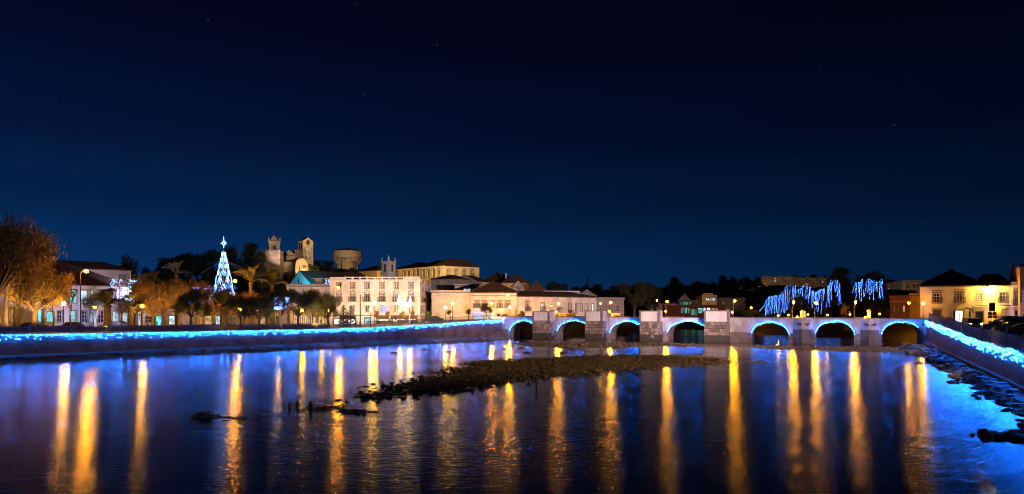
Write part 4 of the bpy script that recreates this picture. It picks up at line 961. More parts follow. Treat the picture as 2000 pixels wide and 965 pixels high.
    t, fr, h = house('cream two-storey corner house with a ribbed hipped roof', 1797, 120, 1977, 113.7, 559, 13, 'cream', wins, None, zb=3.35, ov=.4)
    hip(t, 0, fr.lx(1925), 0, 13, h+.01, 2.9, .4, ribs=.32, ridge=5.2); hip(t, fr.lx(1908), fr.w, 1, 12, h+.02, 1.9, .4, ribs=.32, ridge=4)
    mb = MB(); mb.tube([(fr.lx(1898),-.1,fr.lz(1900,606)),(fr.lx(1900),-.1,fr.lz(1900,598)),(fr.lx(1910),-.1,fr.lz(1910,597)),(fr.w-.2,-.1,fr.lz(1960,597))], .05, 5); obj('cable_conduit', mb, M['iron'], t)
    mb = MB(); x = fr.lx(1892); mb.tube([(x-.6,-.9,fr.lz(1890,601.5)),(x,-.85,fr.lz(1890,602.5)),(x+.5,-.6,fr.lz(1890,606)),(x+.6,-.1,fr.lz(1890,611))], .09, 5); obj('awning_arm', mb, M['iron'], t)
    mb = MB(); x = fr.lx(1962); mb.lathe([(.14,0),(.3,.06),(.3,.12)], 12, x-.9, -.25); o = obj('gate_lamp', mb, M['globe'], t); o.location = (0, 0, fr.lz(1955,605))
    mb = MB(); x0 = fr.lx(1800); z0 = h+.2; mb.box(fr.lx(1985)-.3, fr.lx(1985)+.3, 6, 6.6, z0, z0+3.0); mb.lathe([(.28,z0+3),(.36,z0+3.3),(.05,z0+3.7)], 8, fr.lx(1985), 6.3); obj('chimney', mb, M['white2'], t)
    t, fr, h = house('narrow lilac-lit white house squeezed beside the cream corner house', 1977.5, 113.4, 1992, 112.9, 554, 10, 'white', [(1981.5,1988.5,570,596,'curtain',dict(nx=2,nz=5,sur=.14,hood='arch',balcony=True)), (1981.5,1988.5,606,628,'glass',dict(nx=1,nz=2,sur=.12,hood='arch',door=True))], 'flat', zb=3.3)
    house('tall orange house with balconies at the street end', 1992, 111, 2090, 108, 520, 10, 'orange', [(1997,2006,566,590,'pwarm',dict(nx=2,nz=4,sur=.2,hood='flat',balcony=True)), (1997,2006,610,636,'darkdoor',dict(nx=1,nz=1,sur=.2,door=True)), (2030,2040,566,590,'glass',W2), (2060,2070,566,590,'glass',W2)], 'flat', zb=3.2)
    # pavement in front
    mb = MB(); mb.poly([(68.0,117.6,3.42),(85,108.0,3.42),(92,112,3.42),(75.5,120.6,3.42)][::-1]); mb.poly([(68.0,117.6,3.42),(85,108.0,3.42),(85,108.0,2.6),(68.0,117.6,2.6)]); obj('pavement', mb, M['pave'], kind='structure')
build_right()
# ------------------------------------------------------------------ lamps
def ground_at(X, Y):
    sd = float(river_sd(np.array([X]), np.array([Y]))[0])
    if sd < 15 and Y < 150 and X < 0: return zql(X, Y)-.06
    return gz(X, Y)
def street_lamp(px, py, D, label, group=None, m='sodium', arm=0.9, r=.26, zb=None):
    """tall post with a side arm; px,py is where the lamp head shows"""
    X = PX(px, D); z = PZ(py, D); X0 = X-arm
    zb = ground_at(X0, D) if zb is None else zb
    t = thing('street_lamp', label, 'street lamp', (X0, D, zb), 0, group); h = z-zb; s = 1 if arm >= 0 else -1
    mb = MB(); mb.lathe([(.14,-.3),(.14,.5),(.08,.7),(.05,h-.3)], 8); obj('post', mb, M['post'], t)
    if abs(arm) > .05:
        mb = MB(); mb.tube([(0,0,h-.35),(arm*.3,0,h+.08),(arm*.75,0,h+.18)], .035, 6); obj('arm', mb, M['post'], t)
    mb = MB(); mb.lathe([(.30,h+.20),(.24,h+.26),(.05,h+.34)], 10, arm, 0); obj('hood', mb, M['post'], t)
    mb = MB(); mb.ball((arm,0,h), r, 12, 8, .85); obj('bulb', mb, M[m], t)
    return t
def globe_lamp(px, py, D, label, group=None, m='globe', r=.2, zb=None):
    X = PX(px, D); z = PZ(py, D); zb = ground_at(X, D) if zb is None else zb; h = z-zb
    t = thing('globe_lamp', label, 'globe lamp', (X, D, zb), 0, group)
    mb = MB(); mb.lathe([(.12,-.3),(.11,.35),(.055,.5),(.045,h-r-.12),(.1,h-r-.08),(.1,h-r+.02)], 8); obj('post', mb, M['post'], t)
    mb = MB(); mb.ball((0,0,h), r, 12, 8); obj('globe', mb, M[m], t)
    mb = MB(); mb.lathe([(.07,h+r-.02),(.03,h+r+.1)], 6); obj('finial', mb, M['post'], t)
    return t
def spot(loc, target, power, col, deg, label, blend=.6, group=None, lens='flood', radius=.25):
    t = thing('floodlight', label, 'floodlight', loc, 0, group); d = Vector(target)-Vector(loc)
    mb = MB(); mb.box(-.2, .2, -.16, .16, -.12, .14); hs = obj('housing', mb, M['post'], t)
    mb = MB(); mb.box(-.04, .04, -.04, .04, -.5, -.12); obj('bracket', mb, M['post'], t)
    hp = loc[2]-ground_at(loc[0], loc[1])
    if hp > 1.0: mb = MB(); mb.lathe([(.10,-hp-.3),(.07,-.5)], 8); obj('mast', mb, M['post'], t)
    q = d.to_track_quat('-Z', 'Y'); hs.rotation_euler = q.to_euler()
    mb = MB(); mb.quad((-.16,-.12,-.123),(.16,-.12,-.123),(.16,.12,-.123),(-.16,.12,-.123)); obj('lens', mb, M[lens], hs)
    l = bpy.data.lights.new('flood_beam', 'SPOT'); l.energy = power; l.color = col; l.spot_size = math.radians(deg); l.spot_blend = blend; l.shadow_soft_size = radius
    o = bpy.data.objects.new('flood_beam', l); COL.objects.link(o); o.parent = t; o.rotation_euler = q.to_euler(); o.location = d.normalized()*.4
    return t
def build_lamps():
    street_lamp(168, 530, 100, 'tall street lamp with amber light between the park trees', arm=.75)
    street_lamp(459, 549, 119, 'amber street lamp shining beside the lit cone', arm=.6, m='sodiumdim')
    street_lamp(661, 562, 127, 'tall amber street lamp in front of the palace corner', arm=.8)
    street_lamp(992, 576.5, 149, 'amber street lamp at the corner of the pale bridge-head house', arm=.6, m='sodiumdim')
    street_lamp(960, 592, 151, 'lower amber street lamp before the pale bridge-head house', arm=.5, m='sodiumdim')
    g = 'amber street lamps beyond the bridge'; lb = 'amber street lamp beyond the bridge parapet'
    def deck_far(px):
        f = BRF.shift(5.1); p = f.O+f.u*f.lx(px); return p.y
    for px, py, lb, m in ((1091,593,'taller of two amber street lamps before the long white building','sodium'), (1193,591,'amber street lamp before the dim low annex','sodium'), (1435,588,'amber street lamp beside the widest bastion of the bridge','sodium'), (1550,590,'amber street lamp between the second and third blue-lit trees','sodium'), (1594,592,'amber street lamp shining through the dense blue light strings','sodium'), (1671,590,'amber street lamp at the foot of the tall conifers','sodium')):
        street_lamp(px, py, deck_far(px), lb, g, m, arm=.25, zb=3.72, r=.22)
    street_lamp(1303, 589, deck_far(1303), 'brightest amber street lamp by the small white gabled house', arm=.25, zb=3.72, r=.22)
    street_lamp(1077, 597, 158, 'lower of two amber street lamps before the long white building', g, 'sodiumdim', arm=.3, zb=3.4, r=.14)
    street_lamp(1467, 601, 172, 'amber street lamp above the glowing yellow shrub', g, 'sodiumdim', arm=.3, zb=3.3, r=.2)
    globe_lamp(1283, 587, 180, 'small pale globe lamp beside the brightest amber street lamp', zb=3.3, m='globe', r=.16)
    globe_lamp(1108.5, 597, 152, 'white globe lamp on a thin post behind the second bastion', zb=3.72, m='globe', r=.14) if False else None
    globe_lamp(1173, 593, 150, 'white globe lamp on a thin post above the second bastion', zb=3.5, m='globewhite', r=.15)
    street_lamp(1775, 592, 142, 'amber street lamp before the orange-lit low house', arm=.4, zb=3.35, r=.22)
    globe_lamp(1803, 593, 117.5, 'pale globe lamp at the corner of the cream house', zb=3.5, m='globe', r=.2)
    lb = 'warm globe lamp on a dark post among the park trees'; g = 'globe lamps in the park'
    for px, py, D in ((124,593,103), (185,600,112), (278,598,112), (397,601,127), (545,604,135), (628,607,128), (641,607,131), (468,604,119), (506,607,126), (590,607,127)):  # last three globes are added to brighten the park trees
        globe_lamp(px, py, D, lb, g, 'globe', .25)
    g = 'globe lamps on the promenade'
    for px, py, D, lb in ((724,605.5,132,'lower of two globe lamps right of the tall dark pole'), (732,592,130,'higher of two globe lamps right of the tall dark pole'), (800,597,134,'globe lamp under the spiky white light motifs'), (870,601,139,'lower of two globe lamps before the blank cream wall'), (884,593,138,'higher of two globe lamps before the blank cream wall'), (996,600,152,'globe lamp beside the lit stone portal'), (781,607,139,'low globe lamp by the planter hedge before the palace shops')):
        globe_lamp(px, py, D, lb, g, 'globewhite', .25)
    lb = 'low globe light in the garden just beyond the bridge'; g = 'low globe lights behind the bridge parapet'
    for px, py, D in ((1520,616.5,186), (1540,615.5,186), (1578,614.5,184), (1616,615,182), (1660,614.5,180), (1718,613,176), (1092,614,162)):
        globe_lamp(px, py, D, lb, g, 'globe', .17, zb=3.3)
    # wall-mounted lamp on the cream corner house
    D = 114.6; t = thing('wall_lamp', 'glaring white lamp on a bracket above the balconies of the cream house', 'wall lamp', (PX(1931,D), D, PZ(563,D)))
    mb = MB(); mb.tube([(0,1.0,-.1),(0,.4,.12),(0,0,.1)], .04, 5); obj('bracket', mb, M['post'], t)
    mb = MB(); mb.lathe([(.26,.10),(.16,.18),(.04,.22)], 10); obj('hood', mb, M['post'], t)
    mb = MB(); mb.ball((0,0,0), .17, 12, 8, .7); obj('bulb', mb, emit('mercury_lamp', (1.0,.56,.06), 3300), t)
    # floodlights
    for px, D, tg, pw in ((20,96.5,(34,104,12),5600), (75,99,(62,101,8.5),4200), (300,108,(312,117,7.5),2900), (350,110,(352,117,8),3200), (410,112,(408,121,7.5),2700), (470,113,(476,122,7.5),2700), (545,108.5,(545,113,7.5),2000), (612,115,(622,119.5,7),2800), (205,102,(210,106,5),1100), (440,108,(437,112,5),700)):
        spot((PX(px,D), D, ground_at(PX(px,D), D)+.5), (PX(tg[0],tg[1]), tg[1], tg[2]), pw, (1.0,.52,.14), 110, 'added amber fill light in the grass under the park trees', .8, 'added fill lights under the park trees')  # fill lights added to warm the tree crowns from below
    pk = (1.0, .77, .68)
    for px, lab in ((672,'left'), (738,'middle'), (803,'right')):
        spot((PX(px,131), 131.5, 3.6), (PX(px,145), 145, 9.8), 4000, pk, 105, 'pinkish floodlight on the promenade aimed at the palace wall', group='floodlights aimed at the palace')
    spot((PX(880,138), 138.5, 3.2), (PX(880,152), 152, 6.0), 4200, (1.0,.62,.24), 110, 'amber floodlight aimed at the blank cream wall')
    spot((PX(868,143), 143, 3.2), (-18.6, 155, 7.5), 1500, (1.0,.62,.30), 120, 'added amber fill light in the lane beside the palace')  # added to brighten the side wall facing the lane
    spot((PX(960,144), 144, 3.9), (PX(962,158), 158, 7.5), 3300, (1.0,.70,.52), 110, 'warm floodlight aimed at the pale bridge-head house')
    spot((PX(1085,152), 152, 4.0), (PX(1085,168), 168, 7), 1100, (1.0,.66,.44), 125, 'warm floodlight aimed at the long white building')
    spot((PX(812,205), 205, 12.5), (PX(815,238), 238, 17), 27000, (1.0,.62,.20), 120, 'amber floodlight below the convent')
    spot((PX(900,208), 208, 12.5), (PX(898,230), 230, 17), 8500, (1.0,.55,.15), 110, 'amber floodlight below the convent end wall')
    spot((PX(752,225), 225, 13), (PX(750,241), 241, 18), 6000, (1.0,.50,.12), 90, 'amber floodlight between the convent and the bell tower')
    spot((PX(756,186), 184, 14), (PX(758,196), 196, 16.5), 1100, (1.0,.78,.70), 90, 'pale floodlight on a roof below the spire tower')
    spot((PX(607,236), 236, gz(PX(607,236),236)+1.5), (PX(603,250), 250, 25), 9500, (1.0,.66,.24), 75, 'amber floodlight at the foot of the clock tower')
    spot((PX(590,236), 236, 15), (PX(588,246), 246, 20), 2200, (1.0,.62,.18), 90, 'amber floodlight below the curved gable')
    spot((PX(530,205), 205, 14), (PX(531,245), 245, 22), 9000, (1.0,.66,.46), 44, 'warm floodlight aimed at the stone castle tower')
    spot((PX(553,235), 233, 22), (PX(537,262), 262, 28.5), 12000, (1.0,.68,.56), 46, 'pale floodlight aimed at the white belfry')
    spot((PX(672,290), 285, 25), (PX(678,320), 320, 29), 24000, (1.0,.58,.20), 80, 'amber floodlight below the water tower')
    spot((PX(586,152), 159.5, PZ(556,159.5)), (PX(584,172), 172, PZ(543,172)), 17000, (.03,.60,1.0), 62, 'turquoise floodlight on the terrace below the chapel gable', lens='cyanlens')
    spot((PX(610,146), 146, 6.0), (PX(612,158), 158, 8), 2500, (1.0,.72,.66), 110, 'pinkish floodlight aimed at the terrace building')
    spot((PX(180,108), 109, 3.2), (PX(190,127), 127, 9.5), 9000, (.40,.45,1.0), 125, 'bluish floodlight on the lawn before the turquoise-lit building')
    spot((PX(240,120), 126, 11.2), (PX(225,146), 146, 13), 5000, (.62,.52,1.0), 110, 'violet floodlight on the lower roof')
    # the bridge is washed from masts on the street side, outside the picture
    for (x, y, z), tg, pw in (((46.5,60,11.5), (12,142,3.8), 250000), ((47,63,11.5), (45,128,3.6), 100000)):
        t = spot((x, y, z), tg, pw, (1.0,.67,.71), 44, 'lilac floodlight on a mast by the street wall aimed at the bridge', .7, 'mast floodlights aimed at the bridge')
    t = spot((45.5, 57, 11.5), (5, 95, 0), 75000, (1.0,.62,.30), 95, 'added amber fill light on an unseen mast by the street wall washing the river bed', .8)  # added out of view to lift the dark gravel bar
    t = spot((PX(1540,395), 395, 17.5), (PX(1552,440), 440, 22), 20000, (1.0,.50,.20), 130, 'amber street floodlight below the hilltop flats')
    t = spot((PX(1480,345), 345, 14.5), (PX(1480,376), 376, 18), 9000, (1.0,.5,.18), 120, 'amber floodlight below the flats halfway up the hill')
    t = spot((PX(1765,240), 238, 7.5), (PX(1765,266), 266, 11), 4500, (1.0,.6,.3), 130, 'warm floodlight below the slope houses')
    t = spot((PX(1385,236), 238, 7.5), (PX(1384,255), 255, 9), 3500, (1.0,.55,.14), 100, 'amber floodlight before the yellow slope house')
    t = spot((PX(985,190), 187, 7.5), (PX(985,207), 207, 12), 2600, (1.0,.6,.2), 130, 'amber floodlight before the dark-roofed houses')
    spot((PX(1983,108), 108.0, 3.5), (PX(1985,113), 113, 8), 900, (.55,.55,1.0), 100, 'violet floodlight before the narrow white house')
    spot((PX(1845,110), 110, 3.5), (PX(1850,118), 118, 7.0), 1500, (1.0,.58,.22), 130, 'warm ground light before the cream corner house')
build_lamps()

# ------------------------------------------------------------------ trees
def leaves(C, R, n, size, flat=0.0, droop=0.0, thin=1.0, shell=0.5):
    """n leaf quads spread through the clumps (centres C, radii R)"""
    C = np.asarray(C, float); R = np.asarray(R, float)
    if R.ndim == 1: R = np.repeat(R[:, None], 3, 1)
    p = (R[:, 0]*R[:, 1])**1.0; k = rng.choice(len(C), n, p=p/p.sum())
    d = rng.normal(size=(n, 3)); d /= np.linalg.norm(d, axis=1)[:, None]
    rr = (shell+(1-shell)*rng.random(n))*(1+.12*rng.normal(size=n))
    pos = C[k]+d*R[k]*rr[:, None]
    a = rng.normal(size=(n, 3)); a[:, 2] = a[:, 2]*(1-flat)-droop*2.2; a /= np.linalg.norm(a, axis=1)[:, None]
    b = np.cross(a, rng.normal(size=(n, 3))); b /= np.linalg.norm(b, axis=1)[:, None]
    s = size*(.6+.8*rng.random(n))[:, None]; a = a*s; b = b*s*.5*thin
    V = np.stack([pos-a, pos+b*.9, pos+a, pos-b*.9], 1).reshape(-1, 3)
    return V, np.arange(4*n).reshape(n, 4)
def limbs(mb, base, tips, r0, bend=.15):
    for t in tips:
        b = Vector(base); t = Vector(t); m = b.lerp(t, .5)+Vector((random.uniform(-1,1), random.uniform(-1,1), random.uniform(-.2,.8)))*(t-b).length*bend
        mb.tube([b, m, t], [r0, r0*.65, r0*.2], 5)
_tc = {}
def tree_mesh(kind, leafm, var=0):
    key = (kind, leafm, var)
    if key in _tc: return _tc[key]
    st = np.random.default_rng(100+var*17+len(kind)); random.seed(var*31+len(kind))
    tr = MB(); cr = MB(); H = 8.0
    if kind in ('round', 'feather', 'rag'):
        n = 16; ang = st.random(n)*2*PI; rad = 2.6*np.sqrt(st.random(n)); z = 3.0+4.0*st.random(n)**.8
        z = np.minimum(z, 7.1-rad*.55); C = np.stack([rad*np.cos(ang), rad*np.sin(ang), z], 1); R = .7+.65*st.random(n)
        tr.tube([(0,0,-.6),(.1,.05,1.2),(.0,.1,2.4)], [.30,.22,.17], 8); limbs(tr, (0,.1,2.2), C[:11]*.93, .12)
        if kind == 'round': V, Fc = leaves(C, R, 7000, .13, .2, 0, 1.0, .35)
        elif kind == 'feather': V, Fc = leaves(C, np.stack([R*.95,R*.95,R*1.2],1), 9000, .20, 0, .55, .32, .3)
        else: V, Fc = leaves(C, R*1.05, 3800, .12, .1, .1, .8, .25)
        cr.arrays(V, Fc)
    elif kind == 'pine':
        n = 20; ang = st.random(n)*2*PI; rad = 2.5*np.sqrt(st.random(n)); z = 1.9+5.4*st.random(n); C = np.stack([rad*np.cos(ang)*(1.2-z/9.5), rad*np.sin(ang)*(1.2-z/9.5), z], 1)
        R = np.stack([1.0+.6*st.random(n)]*2+[.62+.3*st.random(n)], 1)
        tr.tube([(0,0,-1),(.1,0,3),(0,.1,7)], [.28,.2,.08], 7); limbs(tr, (0,0,3.2), C[:10]*.95, .09)
        V, Fc = leaves(C, R, 7500, .19, .4, 0, .8, .2); cr.arrays(V, Fc)
    elif kind == 'conifer':
        tr.tube([(0,0,-.8),(0,0,4),(0,0,7.6)], [.2,.13,.04], 7); C = []; R = []
        for k in range(46):
            z = .9+6.9*(k/46); w = 2.0*(1-z/8.2)**.8+.12; g = k*2.4; C.append((w*.62*math.cos(g), w*.62*math.sin(g), z-.1*w)); R.append((w*.42+.1, w*.42+.1, .22+.1*w))
        V, Fc = leaves(C, R, 4600, .15, .3, .15, .45, .15); cr.arrays(V, Fc)
    elif kind == 'lolly':
        tr.tube([(0,0,-.4),(.05,0,2.0),(0,0,4.6)], [.2,.16,.12], 6); n = 9; ang = st.random(n)*6.28; C = np.stack([1.5*np.cos(ang)*st.random(n)**.5, 1.5*np.sin(ang)*st.random(n)**.5, 5.0+2.2*st.random(n)], 1); R = .9+.5*st.random(n)
        limbs(tr, (0,0,4.3), C*.96, .1); V, Fc = leaves(C, R, 2200, .24, .1, 0, .9, .2); cr.arrays(V, Fc)
    elif kind in ('bare', 'spray'):
        tr.tube([(0,0,-.6),(0,0,1.6)], [.24,.17], 7)
        def grow(p, d, l, r, dep):
            q = p+d*l; tr.tube([p, p.lerp(q,.5)+Vector((random.uniform(-.06,.06),)*3)*l, q], [r, r*.8, r*.6], 4)
            if dep == 0: return
            for _ in range(3 if dep > 1 else 4):
                e = (d+Vector((random.uniform(-.75,.75), random.uniform(-.75,.75), random.uniform(-.15,.55)))).normalized(); grow(q, e, l*random.uniform(.62,.85), r*.58, dep-1)
        grow(Vector((0,0,1.5)), Vector((.05,0,1)), 1.9, .15, 4 if kind == 'bare' else 3)
        if kind == 'spray':
            P = np.array(tr.v); P = P[P[:,2] > 2.6]; k = rng.integers(0, len(P), 2600); V, Fc = leaves(P[k], np.full(len(k), .25), 2600, .10, .1, 0, .9, .1); cr.arrays(V, Fc)
    a = bpy.data.meshes.new('trunk'); a.from_pydata(tr.v, [], tr.f); a.materials.append(M['bark'])
    b = None
    if cr.f: b = bpy.data.meshes.new('crown'); b.from_pydata(cr.v, [], cr.f); b.materials.append(M[leafm])
    _tc[key] = (a, b); return _tc[key]
def tree(kind, leafm, px, D, ytop, wpx, label, group=None, var=0, zb=None, rz=None, name=None, lean=0):
    X = PX(px, D); zb = ground_at(X, D) if zb is None else zb
    sz = (PZ(ytop, D)-zb)/7.9; sx = wpx/2*D/FPX/(2.1 if kind == 'conifer' else 3.1)
    t = thing(name or {'pine':'evergreen_tree','conifer':'conifer','bare':'bare_tree','lolly':'street_tree'}.get(kind, 'tree'), label, 'tree', (X, D, zb), random.random()*6.28 if rz is None else rz, group, (sx, sx, sz))
    a, b = tree_mesh(kind, leafm, var); obj('trunk', a, None, t)
    if b: obj('crown', b, None, t)
    if lean: t.rotation_euler = (0, lean, 0)
    return t
def palm(px, D, ycrown, lpx, label, group=None, n=34, zb=None, m='frond', rt=.32, up=.25):
    X = PX(px, D); zb = ground_at(X, D) if zb is None else zb; h = PZ(ycrown, D)-zb; Lf = lpx*D/FPX
    t = thing('palm_tree', label, 'palm', (X, D, zb), 0, group)
    mb = MB(); prof = []; k = max(6, int(h/.22))
    for i in range(k+1): prof.append((rt*(1.15-.25*i/k)+(.05 if i % 2 else -.02), -.4+(h+.4)*i/k))
    prof.append((rt*1.35, h+.25)); prof.append((rt*.5, h+.6)); mb.lathe(prof, 9); obj('trunk', mb, M['palmbark'], t)
    key = ('frond', m)
    if key not in _tc:
        f = MB(); N = 26; pts = []
        for i in range(N+1):
            s = i/N; pts.append(Vector((s*.93, 0, .30*math.sin(s*2.0)-.42*s**2.6)))
        f.tube(pts[::3], [.018*(1-.8*i/(len(pts[::3])-1)) for i in range(len(pts[::3]))], 4)
        for i in range(3, N+1):
            p = pts[i]; tn = (pts[i]-pts[i-1]).normalized(); l = .20*math.sin(PI*(.12+.85*i/N))**.7
            for sg in (-1, 1):
                e = p+Vector((0,sg,0))*l*.78+tn*l*.65+Vector((0,0,-.06-.10*(i % 3)/3))*l*2; w = tn*.016
                f.quad(p-w*1.5, p+w*1.5, e+w*.5, e-w*.5)
        me = bpy.data.meshes.new('frond'); me.from_pydata(f.v, [], f.f); me.materials.append(M[m]); _tc[key] = me
    for i in range(n):
        o = obj('frond', _tc[key], None, t); el = up+1.15-1.35*((i*.618) % 1)**.9
        s = Lf*random.uniform(.85, 1.08); o.location = (0, 0, h+.3); o.scale = (s, s, s); o.rotation_euler = (random.uniform(-.3,.3), -el*.9, i*2.39996+random.uniform(-.2,.2))
    return t
def build_trees():
    random.seed(11)
    # park, from the picture's edge inwards
    tree('feather', 'leafgold', -5, 97, 418, 190, 'huge feathery golden-lit tree at the edge of the park', var=1)
    tree('feather', 'leafgold', 62, 101, 498, 135, 'feathery golden-lit tree with a leaning trunk by the street lamp', var=2, lean=.12)
    tree('bare', 'leaf', 12, 99, 392, 120, 'bare branching treetop above the huge golden-lit tree', var=3)
    tree('spray', 'leafgold', 104, 104, 560, 52, 'thin sparse tree before the turquoise-lit windows', var=1)
    tree('spray', 'leaf', 138, 106, 548, 50, 'thin dark tree beside the amber street lamp', var=2)
    tree('rag', 'leafrust', 300, 113, 545, 78, 'rusty brown park tree right of the short palm', var=1)
    tree('feather', 'leafgold', 268, 116, 532, 62, 'tawny park tree behind the blue-lit bare tree', var=3)
    tree('feather', 'leafrust', 352, 117, 535, 88, 'wide tawny-topped park tree left of the lit cone', var=4)
    tree('feather', 'leafdark', 372, 111, 556, 66, 'dark weeping park tree with forked trunk', var=5)
    tree('spray', 'leafrust', 420, 118, 560, 62, 'sparse rusty tree in front of the lit cone', var=3)
    tree('spray', 'leafrust', 462, 116, 562, 64, 'sparse rusty tree right of the lit cone', var=4)
    tree('rag', 'leafrust', 505, 118, 575, 60, 'ragged brown tree under the tall palm', var=2)
    tree('feather', 'leafdark', 548, 112, 556, 76, 'dark broad tree with blue bulbs inside its crown', var=6)
    tree('feather', 'leafdark', 583, 116, 560, 64, 'dark slender-trunked tree beside the broad one', var=7)
    tree('feather', 'leaf', 620, 119, 564, 78, 'olive-green broad tree lit yellow beside the palace', var=8)
    tree('feather', 'leafgold', 34, 104, 440, 150, 'dense golden-lit tree filling the gap behind the leaning one', var=10)
    tree('feather', 'leafrust', 318, 122, 540, 96, 'full brown tree behind the rusty park tree', var=3)
    tree('feather', 'leafrust', 395, 124, 548, 92, 'full brown tree under the pale-fronded palm', var=8)
    tree('rag', 'leafrust', 440, 123, 566, 90, 'loose brown tree hiding the foot of the lit cone', var=3)
    tree('feather', 'leafrust', 478, 126, 566, 86, 'brown tree behind the trunk of the drooping palm', var=1)
    tree('feather', 'leafdark', 522, 124, 566, 84, 'dark full tree between the two tall palms', var=2)
    tree('feather', 'leaf', 640, 124, 575, 56, 'yellow-green tree touching the palace corner', var=4)
    tree('feather', 'leafrust', 262, 125, 560, 70, 'low brown tree over the bar sign', var=5)
    tree('feather', 'leafdark', 470, 111, 574, 62, 'dark low tree close to the hedge right of the dark palm', var=9)
    tree('feather', 'leafdark', 508, 112, 572, 60, 'dark low tree close to the hedge under the two tall palms', var=6)
    tree('spray', 'leafgold', 85, 103, 566, 56, 'thin golden-lit tree before the ground-floor windows', var=4)
    palm(255, 112, 606, 34, 'short palm under the blue-lit bare tree', rt=.4)
    palm(300, 118, 560, 34, 'middle-sized palm among the brown park crowns', m='frondpale')
    palm(210, 106, 602, 46, 'short thick palm on the lawn before the turquoise-lit building', rt=.5)
    palm(437, 112, 602, 44, 'short dark palm in front of the lit cone', rt=.45)
    palm(345, 136, 540, 34, 'tall palm with pale fronds rising behind the tawny trees', m='frondpale')
    palm(490, 122, 556, 42, 'tall palm with drooping pale fronds right of the lit cone', m='frondpale')
    palm(531, 130, 560, 38, 'tall palm before the castle tower')
    palm(393, 116, 622, 26, 'small dark palm between the park trunks')
    tree('conifer', 'leafdark', 671, 121, 594, 34, 'taller young dark conifer on the promenade before the palace', 'young conifers on the promenade', 1)
    tree('conifer', 'leafdark', 685, 122, 597, 36, 'shorter young dark conifer on the promenade before the palace', 'young conifers on the promenade', 2)
    for i, (px, D, yt, w, m) in enumerate(((757,140,607,14,'leafrust'), (786,136,607,17,'leafgold'), (838,137,608,19,'leaf'), (877,139,604,16,'leaf'), (915,141,603,16,'leaf'), (735,141,607,16,'leafrust'), (806,141,607,14,'leafrust'))):
        tree('lolly', m, px, D, yt, w, 'small round-headed street tree on the promenade', 'small street trees', i % 3)
    tree('round', 'leaf', 950, 146, 588, 26, 'larger round street tree before the pale bridge-head house', var=1, name='street_tree')
    tree('round', 'leaf', 1018, 152, 607, 14, 'small bush-like tree below the lit portal', var=2)
    # castle hill
    tree('round', 'leafdark', 241, 190, 486, 60, 'dark spreading pine standing alone against the sky', var=1)
    lb = 'dark evergreen tree in the wood below the castle'; g = 'evergreens on the castle hill'
    for i, (px, yt, w, D) in enumerate(((296,515,44,225), (325,503,50,230), (352,490,60,238), (385,486,60,240), (414,488,46,236), (440,478,44,240), (468,471,54,238), (494,474,46,244), (508,486,38,232), (300,525,60,215), (370,515,70,222), (460,505,70,225), (420,512,60,220), (340,520,60,214), (500,520,50,220), (630,505,40,262), (612,518,36,246), (655,522,44,258), (690,520,50,250), (720,528,40,246), (568,525,40,228), (545,532,40,215))):
        tree('pine' if i % 3 else 'round', 'leafdark', px, D, yt, w, 'flat-layered dark pine in the wood around the castle' if i % 3 else 'round-headed dark evergreen in the wood around the castle', g+(' (pines)' if i % 3 else ' (round)'), i % 3)
    for i, (px, yt, w, D) in enumerate(((667,497,38,282), (690,508,34,278), (703,513,30,270), (648,508,26,276))): tree('bare', 'leaf', px, D, yt, w, 'leafless tree in front of the water tower', 'leafless trees by the water tower', 4+i % 2)
    tree('round', 'leafgold', 562, 214, 524, 30, 'golden-lit tree left of the turquoise gable', var=3)
    tree('rag', 'leafgold', 922, 212, 524, 24, 'amber-lit tree against the convent end wall', var=1)
    # right of centre
    tree('pine', 'leafdark', 1080, 225, 545, 44, 'dark feathery tree above the modern terrace house', var=2)
    tree('pine', 'leafdark', 1103, 225, 553, 30, 'smaller dark tree beside the feathery one', var=0)
    tree('conifer', 'leafdark', 1148, 240, 538, 22, 'slim tiered conifer standing above the dark roofs', var=0)
    tree('feather', 'leafdark', 1240, 185, 545, 74, 'great dark weeping tree behind the third bastion', var=9, zb=3.2)
    tree('feather', 'leafdark', 1268, 192, 553, 50, 'dark weeping tree left of the brightest street lamp', var=6, zb=3.2)
    lb = 'dark tree in the wood on the right-hand hill'; g = 'trees of the dark hillside wood'
    sky = [(1120,562),(1150,556),(1180,556),(1200,552),(1240,550),(1290,551),(1305,545),(1330,538),(1350,548),(1380,546),(1400,543),(1420,533),(1445,538),(1470,535),(1490,547)]
    xs = [a for a, b in sky]; ysk = [b for a, b in sky]; i = 0
    for px in range(1122, 1490, 16):
        D = 300+20*((i*7) % 5)/4
        tree(('pine','round','feather')[i % 3], 'leafdark', px+random.uniform(-4,4), D, float(np.interp(px, xs, ysk))+random.uniform(-3,5), random.uniform(30,44), lb, g, i % 3); i += 1
    for px in list(range(1170, 1300, 24))+list(range(1300, 1560, 22)):
        tree(('round','pine')[i % 2], 'leafdark', px+random.uniform(-5,5), 275, random.uniform(560,575), random.uniform(36,48), lb, g, i % 3); i += 1
    for px in range(1500, 1640, 15): tree(('pine','round')[i % 2], 'leafdark', px, 335, random.uniform(556,563), 32, lb, g, i % 3); i += 1
    for px in range(1490, 1640, 20): tree('pine', 'leafdark', px, 470, random.uniform(533,540), 24, 'dark treetop behind the hilltop flats', 'treetops behind the hilltop flats', px % 3)
    for px in range(1728, 1800, 18): tree('round', 'leafdark', px, 240, random.uniform(560,568), 30, 'dark garden tree between the slope houses', 'garden trees on the slope', px % 3)
